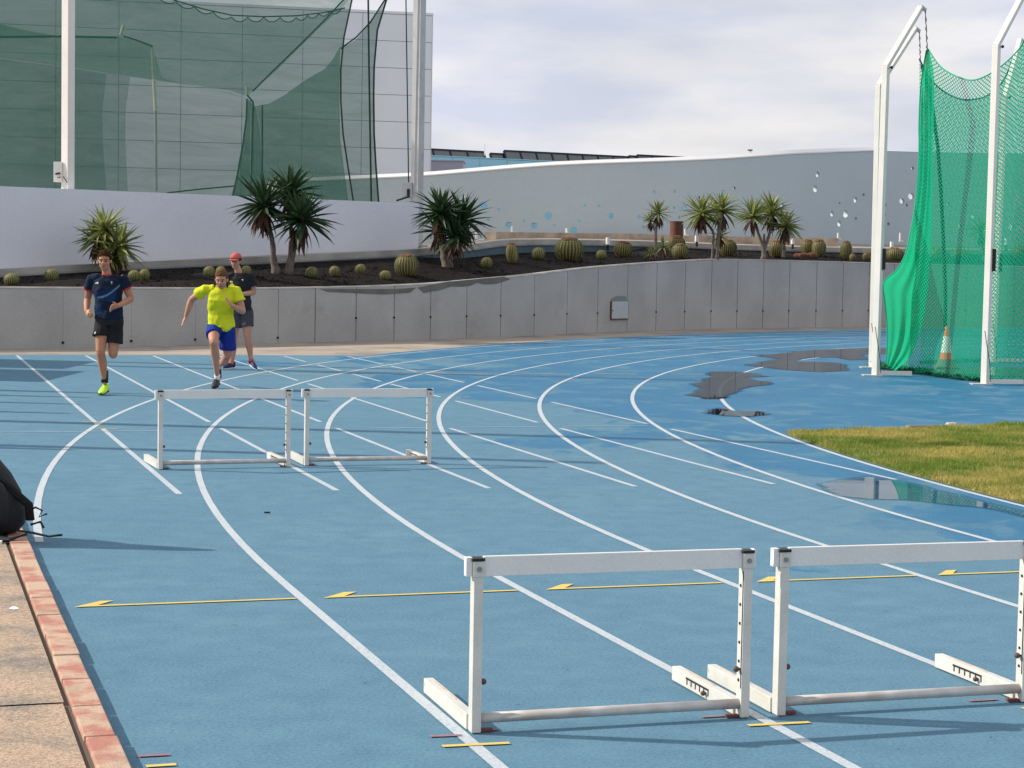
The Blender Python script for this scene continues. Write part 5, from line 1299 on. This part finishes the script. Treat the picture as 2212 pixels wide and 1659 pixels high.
def decal(name, poly, target, mt, parent, yfront=-1.5, off=.004, dens=.012):
    """flat print on cloth: outline in the x-z plane, laid on the front of the garment"""
    me = target.data; bt = BVHTree.FromPolygons([v_.co for v_ in me.vertices], [tuple(p.vertices) for p in me.polygons])
    b = bmesh.new(); f = b.faces.new([b.verts.new((x, 0, z)) for x, z in poly])
    bmesh.ops.triangulate(b, faces=[f]); 
    for _ in range(2): bmesh.ops.subdivide_edges(b, edges=[e for e in b.edges if e.calc_length() > dens], cuts=1, use_grid_fill=True)
    for v_ in b.verts:
        h = bt.ray_cast(Vector((v_.co.x, yfront, v_.co.z)), Vector((0, 1, 0)))
        v_.co.y = (h[0].y if h[0] else 0) - off
    return obj(name, b, mt, parent)
def shoe(parent, heel, toe, up, main, sole, accent=None, w=.048):
    """heel and toe on the sole line"""
    heel, toe, up = Vector(heel), Vector(toe), Vector(up).normalized(); d = (toe - heel); L = d.length; d.normalize(); up = (up - d * up.dot(d)).normalized(); sd = d.cross(up)
    P = lambda l, s_, h: heel + d * (l * L) + sd * s_ + up * h
    sh = None
    def bd(b):
        tube(b, [P(-.02, 0, .045), P(.12, 0, .055), P(.32, 0, .058), P(.55, 0, .048), P(.80, 0, .036), P(.97, 0, .026)], [(w * .55, .030), (w * .78, .050), (w * .80, .052), (w * .95, .040), (w, .030), (w * .55, .018)], 14, ref=sd)
        tube(b, [P(.10, 0, .06), P(.10, 0, .115)], [(w * .85, w * 1.0), (w * .72, w * .85)], 12, ref=sd)
    sh = remeshed('shoe', bd, .008, main, parent, 3)
    def sl(b):
        tube(b, [P(-.04, 0, .013), P(.15, 0, .013), (P(.45, 0, .013)), P(.75, 0, .013), P(1.0, 0, .016)], [(w * .6, .013), (w * .88, .014), (w * .82, .014), (w * 1.06, .014), (w * .6, .010)], 14, ref=sd)
    b = bmesh.new(); sl(b); obj('sole', b, sole, sh)
    if accent:
        b = bmesh.new(); tube(b, [P(.30, 0, .098), P(.45, 0, .082), P(.62, 0, .068)], [(w * .5, .012), (w * .6, .016), (w * .55, .012)], 10, ref=sd); obj('laces', b, accent, sh, smooth=True)
    return sh
def band(name, pts, rad, mt, parent, n=18):
    b = bmesh.new(); tube(b, pts, rad, n); return obj(name, b, mt, parent, smooth=True)

def person(label, base, s, J, mats, kind):
    """J: joints in metres from the standing foot; x to the picture right, y away, z up"""
    t = thing('person', label, 'person', base)
    j = {k: Vector(v_) for k, v_ in J.items()}
    hc = j['head']
    Rb = {}
    def bd(b):
        Rb['T'], Rb['R'] = head(b, hc, J.get('yaw', [0])[0] if False else kind.get('yaw', 0), kind.get('pitch', 0), kind.get('hs', 1.0))
        ns = (j['ls'] + j['rs']) / 2 + Vector((0, 0, .03))
        seg(b, [ns + Vector((0, .01, -.02)), ns.lerp(hc, .45) + Vector((0, .005, 0)), hc + Vector((0, .02, -.05))], [(.066, .060), .055, .056])
        ch = j['chest']; pe = j['pelvis']; wa = j['waist']
        tube(b, [ns, ns.lerp(ch, .35), ch, ch.lerp(wa, .5), wa, wa.lerp(pe, .6), pe, pe + Vector((0, 0, -.07))],
             [(.07, .06), (.150, .085), (.165, .110), (.152, .105), (.142, .100), (.155, .105), (.165, .110), (.12, .09)], 18)
        for sd in 'lr':
            S_, E_, W_ = j[sd + 's'], j[sd + 'e'], j[sd + 'w']
            seg(b, [S_, S_.lerp(E_, .35), S_.lerp(E_, .75), E_], [.060, .058, .050, .043])
            seg(b, [E_, E_.lerp(W_, .28), E_.lerp(W_, .7), W_], [.043, .047, .036, .029])
            Hp, K, A = j[sd + 'h'], j[sd + 'k'], j[sd + 'a']
            seg(b, [Hp, Hp.lerp(K, .35), Hp.lerp(K, .75), K], [.094, .090, .071, .060])
            back = kind['calf'][sd]
            q = Vector(back)
            seg(b, [K, K.lerp(A, .15) + q * .3, K.lerp(A, .35) + q, K.lerp(A, .62) + q * .6, K.lerp(A, .9), A], [.057, .057, .061, .048, .036, .034])
            ball(b, K + Vector(kind['knee'][sd]), (.036, .034, .045), 2)
            hand(b, W_, j[sd + 't'], kind['hside'][sd], kind['hbend'][sd], curl=kind['curl'][sd], thumb=kind['thumb'][sd], spread=kind.get('spread', {}).get(sd, .004))
            ball(b, A, (.035, .042, .045), 2)
    body = remeshed('body', bd, .0072, mats['skin'], t, 3)
    T, Rm = Rb['T'], Rb['R']; hs = kind.get('hs', 1.0)
    face(T, Rm, hs, body, mats['hair'], body)
    # shirt
    ns = (j['ls'] + j['rs']) / 2 + Vector((0, 0, .03)); ch, wa, pe = j['chest'], j['waist'], j['pelvis']; hem = j['hem']
    sw = kind['shirt']
    def sb(b):
        tube(b, [ns + Vector((0, 0, .012)), ns + Vector((0, 0, -.02)), ns.lerp(ch, .40), ch, ch.lerp(wa, .5), wa, wa.lerp(hem, .5), hem],
             [(.078, .074), (.120, .088), (.190, .112), (.198, .134), (.184, .128), (.176, .124), (.184, .132), (.190, .136)], 22)
        for sd in 'lr':
            S_, E_ = j[sd + 's'], j[sd + 'e']; e = S_.lerp(E_, sw['sleeve'])
            tube(b, [ns.lerp(S_, .45), S_ + (S_ - ns) * .04, S_.lerp(E_, .2), e], [.060, .068, .077, .085], 14)
        if 'point' in kind:
            pt = Vector(kind['point']); tube(b, [hem + Vector((.05, 0, .02)), pt.lerp(hem + Vector((.05, 0, 0)), .4), pt], [(.125, .125), (.085, .118), (.012, .09)], 14)
    shirt = remeshed('shirt', sb, .0095, mats['shirt'], t, 4)
    # wrinkles
    me = shirt.data
    for v_ in me.vertices:
        p = v_.co; f = noise.noise(Vector((p.x * 5 + p.z * 4, p.y * 5, p.z * 7 - p.x * 4))) * .015 + noise.noise(Vector((p.x * 13 + p.z * 9, p.y * 10, p.z * 15 - p.x * 8))) * .008
        v_.co += v_.normal * f
    band('collar', [ns + Vector((0, -.006, .020)), ns + Vector((0, -.006, .030))], [(.077, .071), (.072, .066)], mats['collar'], shirt)
    for sd in 'lr':
        S_, E_ = j[sd + 's'], j[sd + 'e']; e = S_.lerp(E_, sw['sleeve']); dd = (E_ - S_).normalized()
        band('cuff', [e - dd * .004, e + dd * .016], [.087, .087], mats['cuff'], shirt, 14)
    # shorts
    sh = kind['shorts']
    def sob(b):
        tube(b, [wa.lerp(pe, .55), pe, pe + Vector((0, 0, -.09))], [(.165, .120), (.182, .134), (.165, .125)], 20)
        for sd in 'lr':
            Hp, K = j[sd + 'h'], j[sd + 'k']; e = Hp.lerp(K, sh[sd])
            tube(b, [Hp + Vector((0, 0, .06)), Hp, Hp.lerp(K, sh[sd] * .5), e], [.095, .108, .110, sh.get('flare', .112)], 16)
    shorts = remeshed('shorts', sob, .0095, mats['shorts'], t, 4)
    for v_ in shorts.data.vertices:
        p = v_.co; v_.co += v_.normal * (noise.noise(Vector((p.x * 9, p.y * 7, p.z * 5))) * .015 + noise.noise(Vector((p.x * 22, p.y * 14, p.z * 9))) * .006)
    return t, body, shirt, shorts, T, Rm, j, hs

PA = gnd(226, 853.5)
tA, bodyP, shirtP, shortsP, T, Rm, j, hs = person('man jogging in a navy blue shirt with red trim, black shorts and neon green shoes', PA, 1,
  dict(head=(.005, -.06, 1.735), ls=(-.175, 0, 1.50), rs=(.225, .0, 1.515), chest=(.03, -.01, 1.38), waist=(.05, .0, 1.17), pelvis=(.055, .01, 1.00), hem=(.055, 0, .985),
       le=(-.250, .10, 1.235), lw=(-.225, -.06, 1.085), lt=(-.17, -.15, 1.03), re=(.325, .06, 1.255), rw=(.205, -.17, 1.165), rt=(.12, -.25, 1.15),
       lh=(-.03, 0, .96), lk=(-.035, -.10, .565), la=(-.005, .03, .17), rh=(.135, .02, .96), rk=(.110, -.02, .53), ra=(.035, .36, .66)),
  dict(skin=M['skin'], hair=M['hair'], shirt=M['navy'], shorts=M['blackcloth'], collar=M['redtrim'], cuff=M['redtrim']),
  dict(calf=dict(l=(0, .022, 0), r=(.0, 0, -.03)), knee=dict(l=(0, -.022, 0), r=(0, -.02, -.01)), hside=dict(l=(0, -.4, -1), r=(0, -.3, 1)), hbend=dict(l=(1, .2, -.2), r=(-.2, .7, -.6)), curl=dict(l=.55, r=.55), thumb=dict(l=1, r=-1),
       shirt=dict(sleeve=.44), shorts=dict(l=.50, r=.66, flare=.122), pitch=R(3), hs=1.03))
hair(T, Rm, hs, M['hair'], bodyP, .070)
b = bmesh.new(); tube(b, [(-.006, .02, .16), (-.004, .03, .22), (-.008, .02, .315)], [.046, .047, .052], 14); obj('sock', b, M['black'], tA, smooth=True)
b = bmesh.new(); tube(b, [(.035, .36, .67), (.042, .31, .64), (.052, .24, .61)], [.044, .045, .05], 14); obj('sock', b, M['black'], tA, smooth=True)
shoe(tA, (-.002, .13, .035), (-.015, -.15, .004), (0, .12, 1), M['neon'], M['darkshoe'], M['neon'], w=.054)
shoe(tA, (.035, .42, .62), (.02, .44, .88), (0, -1, 0), M['darkshoe'], M['darkshoe'])
decal('blue_print', [(-.13, 1.34), (.0, 1.36), (.12, 1.385), (.17, 1.40), (.16, 1.28), (.14, 1.20), (.02, 1.22), (-.12, 1.24)], shirtP, M['bluepanel'], shirtP, off=.003)
decal('blue_print', [(-.11, 1.19), (-.02, 1.17), (-.01, 1.06), (-.10, 1.04)], shirtP, M['bluepanel'], shirtP, off=.003)
xs_ = np.linspace(-.075, .205, 14); cz = lambda x: 1.268 + 2.05 * (x + .075) ** 2
decal('curved_stripe', [(x, cz(x) - .012 - .004 * math.sin((x + .07) * 11)) for x in xs_] + [(x, cz(x) + .014) for x in reversed(xs_)], shirtP, M['swoosh'], shirtP, off=.007)
for k in range(3):
    x0 = -.105 + k * .016; hh = .010 + k * .009
    decal('chest_logo', [(x0, 1.445), (x0 + .012, 1.445), (x0 + .004, 1.445 + hh), (x0 - .006, 1.445 + hh * .8)], shirtP, M['white'], shirtP, off=.007)
decal('chest_crest', [(.095, 1.475), (.11, 1.48), (.122, 1.47), (.118, 1.445), (.108, 1.435), (.097, 1.448)], shirtP, M['swoosh'], shirtP, off=.007)
decal('chest_crest', [(.099, 1.474), (.11, 1.478), (.117, 1.466), (.108, 1.458)], shirtP, M['white'], shirtP, off=.009)
decal('shorts_logo', [(-.105, .80), (-.092, .80), (-.088, .83), (-.10, .825)], shortsP, M['white'], shortsP, off=.005)

PB = gnd(468, 839.5)
tB, bodyP, shirtP, shortsP, T, Rm, j, hs = person('man sprinting in a neon yellow shirt and royal blue shorts towards the far hurdles', PB, 1,
  dict(head=(.085, -.20, 1.505), ls=(-.155, -.06, 1.375), rs=(.27, -.06, 1.355), chest=(.07, -.06, 1.24), waist=(.05, .0, 1.04), pelvis=(.055, .03, .88), hem=(.055, .01, .855),
       le=(-.375, .10, 1.225), lw=(-.455, .12, .985), lt=(-.515, .10, .86), re=(.365, -.08, 1.075), rw=(.235, -.28, 1.165), rt=(.165, -.34, 1.27),
       lh=(-.045, 0, .84), lk=(.0, -.30, .66), la=(.012, -.03, .17), rh=(.14, .04, .84), rk=(.135, .10, .47), ra=(-.03, .50, .30)),
  dict(skin=M['skin2'], hair=M['hair2'], shirt=M['yellowcloth'], shorts=M['blueshorts'], collar=M['yellowcloth'], cuff=M['yellowcloth']),
  dict(calf=dict(l=(0, .026, 0), r=(.0, -.01, -.025)), knee=dict(l=(0, -.02, .0), r=(0, -.02, -.01)), hside=dict(l=(.3, -1, 0), r=(0, 1, .2)), hbend=dict(l=(.5, -.3, -.2), r=(-.5, .0, .3)), curl=dict(l=.12, r=.10), thumb=dict(l=1, r=1), spread=dict(l=.05, r=.02),
       shirt=dict(sleeve=.44), shorts=dict(l=.55, r=.80, flare=.108), pitch=R(14), yaw=R(-4), hs=1.06, point=(.145, .0, .775)))
hair(T, Rm, hs, M['hair2'], bodyP, .075)
b = bmesh.new(); tube(b, [(.012, -.02, .12), (.012, -.03, .165), (.012, -.035, .20)], [.042, .040, .042], 14); obj('sock', b, M['white'], tB, smooth=True)
b = bmesh.new(); tube(b, [(-.03, .51, .26), (-.028, .49, .31), (-.02, .46, .33)], [.042, .041, .043], 14); obj('sock', b, M['white'], tB, smooth=True)
shoe(tB, (.005, .07, .055), (-.008, -.19, .004), (0, .2, 1), M['darkshoe'], M['darkshoe'], M['blackcloth'], w=.052)
shoe(tB, (-.05, .60, .33), (-.06, .56, .07), (-.1, -1, -.1), M['darkshoe'], M['white'], None)

PC = gnd(500, 799.5)
tC, bodyP, shirtP, shortsP, T, Rm, j, hs = person('man in a red cap, black T-shirt and grey shorts walking behind the sprinter', PC, 1,
  dict(head=(.062, -.05, 1.755), ls=(-.075, 0, 1.515), rs=(.295, .0, 1.525), chest=(.115, 0, 1.39), waist=(.125, .01, 1.17), pelvis=(.14, .02, 1.0), hem=(.135, .01, .965),
       le=(-.13, .06, 1.25), lw=(.02, -.16, 1.22), lt=(.14, -.20, 1.235), re=(.345, .05, 1.265), rw=(.16, -.20, 1.235), rt=(.05, -.24, 1.24),
       lh=(.055, .02, .96), lk=(.035, -.01, .52), la=(-.005, .06, .105), rh=(.225, .03, .96), rk=(.265, -.05, .54), ra=(.315, .02, .175)),
  dict(skin=M['skin2'], hair=M['hair'], shirt=M['blacktee'], shorts=M['greyshorts'], collar=M['blacktee'], cuff=M['blacktee']),
  dict(calf=dict(l=(0, .022, 0), r=(.0, .022, 0)), knee=dict(l=(0, -.02, 0), r=(0, -.02, 0)), hside=dict(l=(0, .2, 1), r=(0, .2, 1)), hbend=dict(l=(0, 1, -.3), r=(0, 1, -.3)), curl=dict(l=.4, r=.4), thumb=dict(l=1, r=1),
       shirt=dict(sleeve=.52), shorts=dict(l=.62, r=.60, flare=.118), pitch=R(4), yaw=R(-12), hs=1.0))
hair(T, Rm, hs, M['hair'], bodyP, .035)
def capb(b):
    ball(b, T(0, .016, .058), (.093 * hs, .110 * hs, .098 * hs), 3, Rm)
b = bmesh.new(); capb(b); inv = Rm.inverted(); bmesh.ops.delete(b, geom=[v_ for v_ in b.verts if (inv @ (v_.co - T(0, 0, 0))).z < .040], context='VERTS')
co = obj('cap', b, M['cap'], tC, smooth=True); m_ = co.modifiers.new('t', 'SOLIDIFY'); m_.thickness = .004
b = bmesh.new(); n_ = 9; top_ = []; out_ = []
for i in range(n_):
    a = math.pi * (i / (n_ - 1)); top_.append(b.verts.new(T(.080 * math.cos(a), -.055 - .035 * math.sin(a), .046 + .004 * math.sin(a)))); out_.append(b.verts.new(T(.076 * math.cos(a), -.075 - .095 * math.sin(a), .026 + .016 * math.sin(a))))
for i in range(n_ - 1): b.faces.new((top_[i], top_[i + 1], out_[i + 1], out_[i]))
o = obj('peak', b, M['cap'], co); m_ = o.modifiers.new('t', 'SOLIDIFY'); m_.thickness = .004
for (a, k) in (((-.012, .05, .105), 'l'), ((.315, .01, .16), 'r')):
    b = bmesh.new(); tube(b, [Vector(a) - Vector((0, 0, .02)), Vector(a) + Vector((0, 0, .035))], [.040, .041], 12); obj('sock', b, M['orangered'], tC, smooth=True)
shoe(tC, (.035, .10, .02), (-.16, -.10, .004), (0, 0, 1), M['blueshoe'], M['white'], M['blueshoe'])
shoe(tC, (.265, .06, .10), (.405, -.15, .012), (.35, .3, 1), M['blueshoe'], M['white'], M['orangered'])
M['yellowprint'] = mat('yellow_print', (.50, .48, .03, 1), rough=.8)
decal('shirt_print', [(-.02, 1.39), (.0, 1.41), (.035, 1.405), (.05, 1.38), (.055, 1.34), (.03, 1.30), (-.005, 1.31), (-.025, 1.35)], shirtP, M['yellowprint'], shirtP, off=.005)
decal('shirt_print', [(-.03, 1.43), (-.015, 1.45), (.02, 1.445), (.03, 1.425), (0, 1.418)], shirtP, M['yellowprint'], shirtP, off=.005)
decal('chest_logo', [(.165, 1.475), (.18, 1.485), (.195, 1.478), (.183, 1.465), (.187, 1.45), (.176, 1.462)], shirtP, M['white'], shirtP, off=.005)
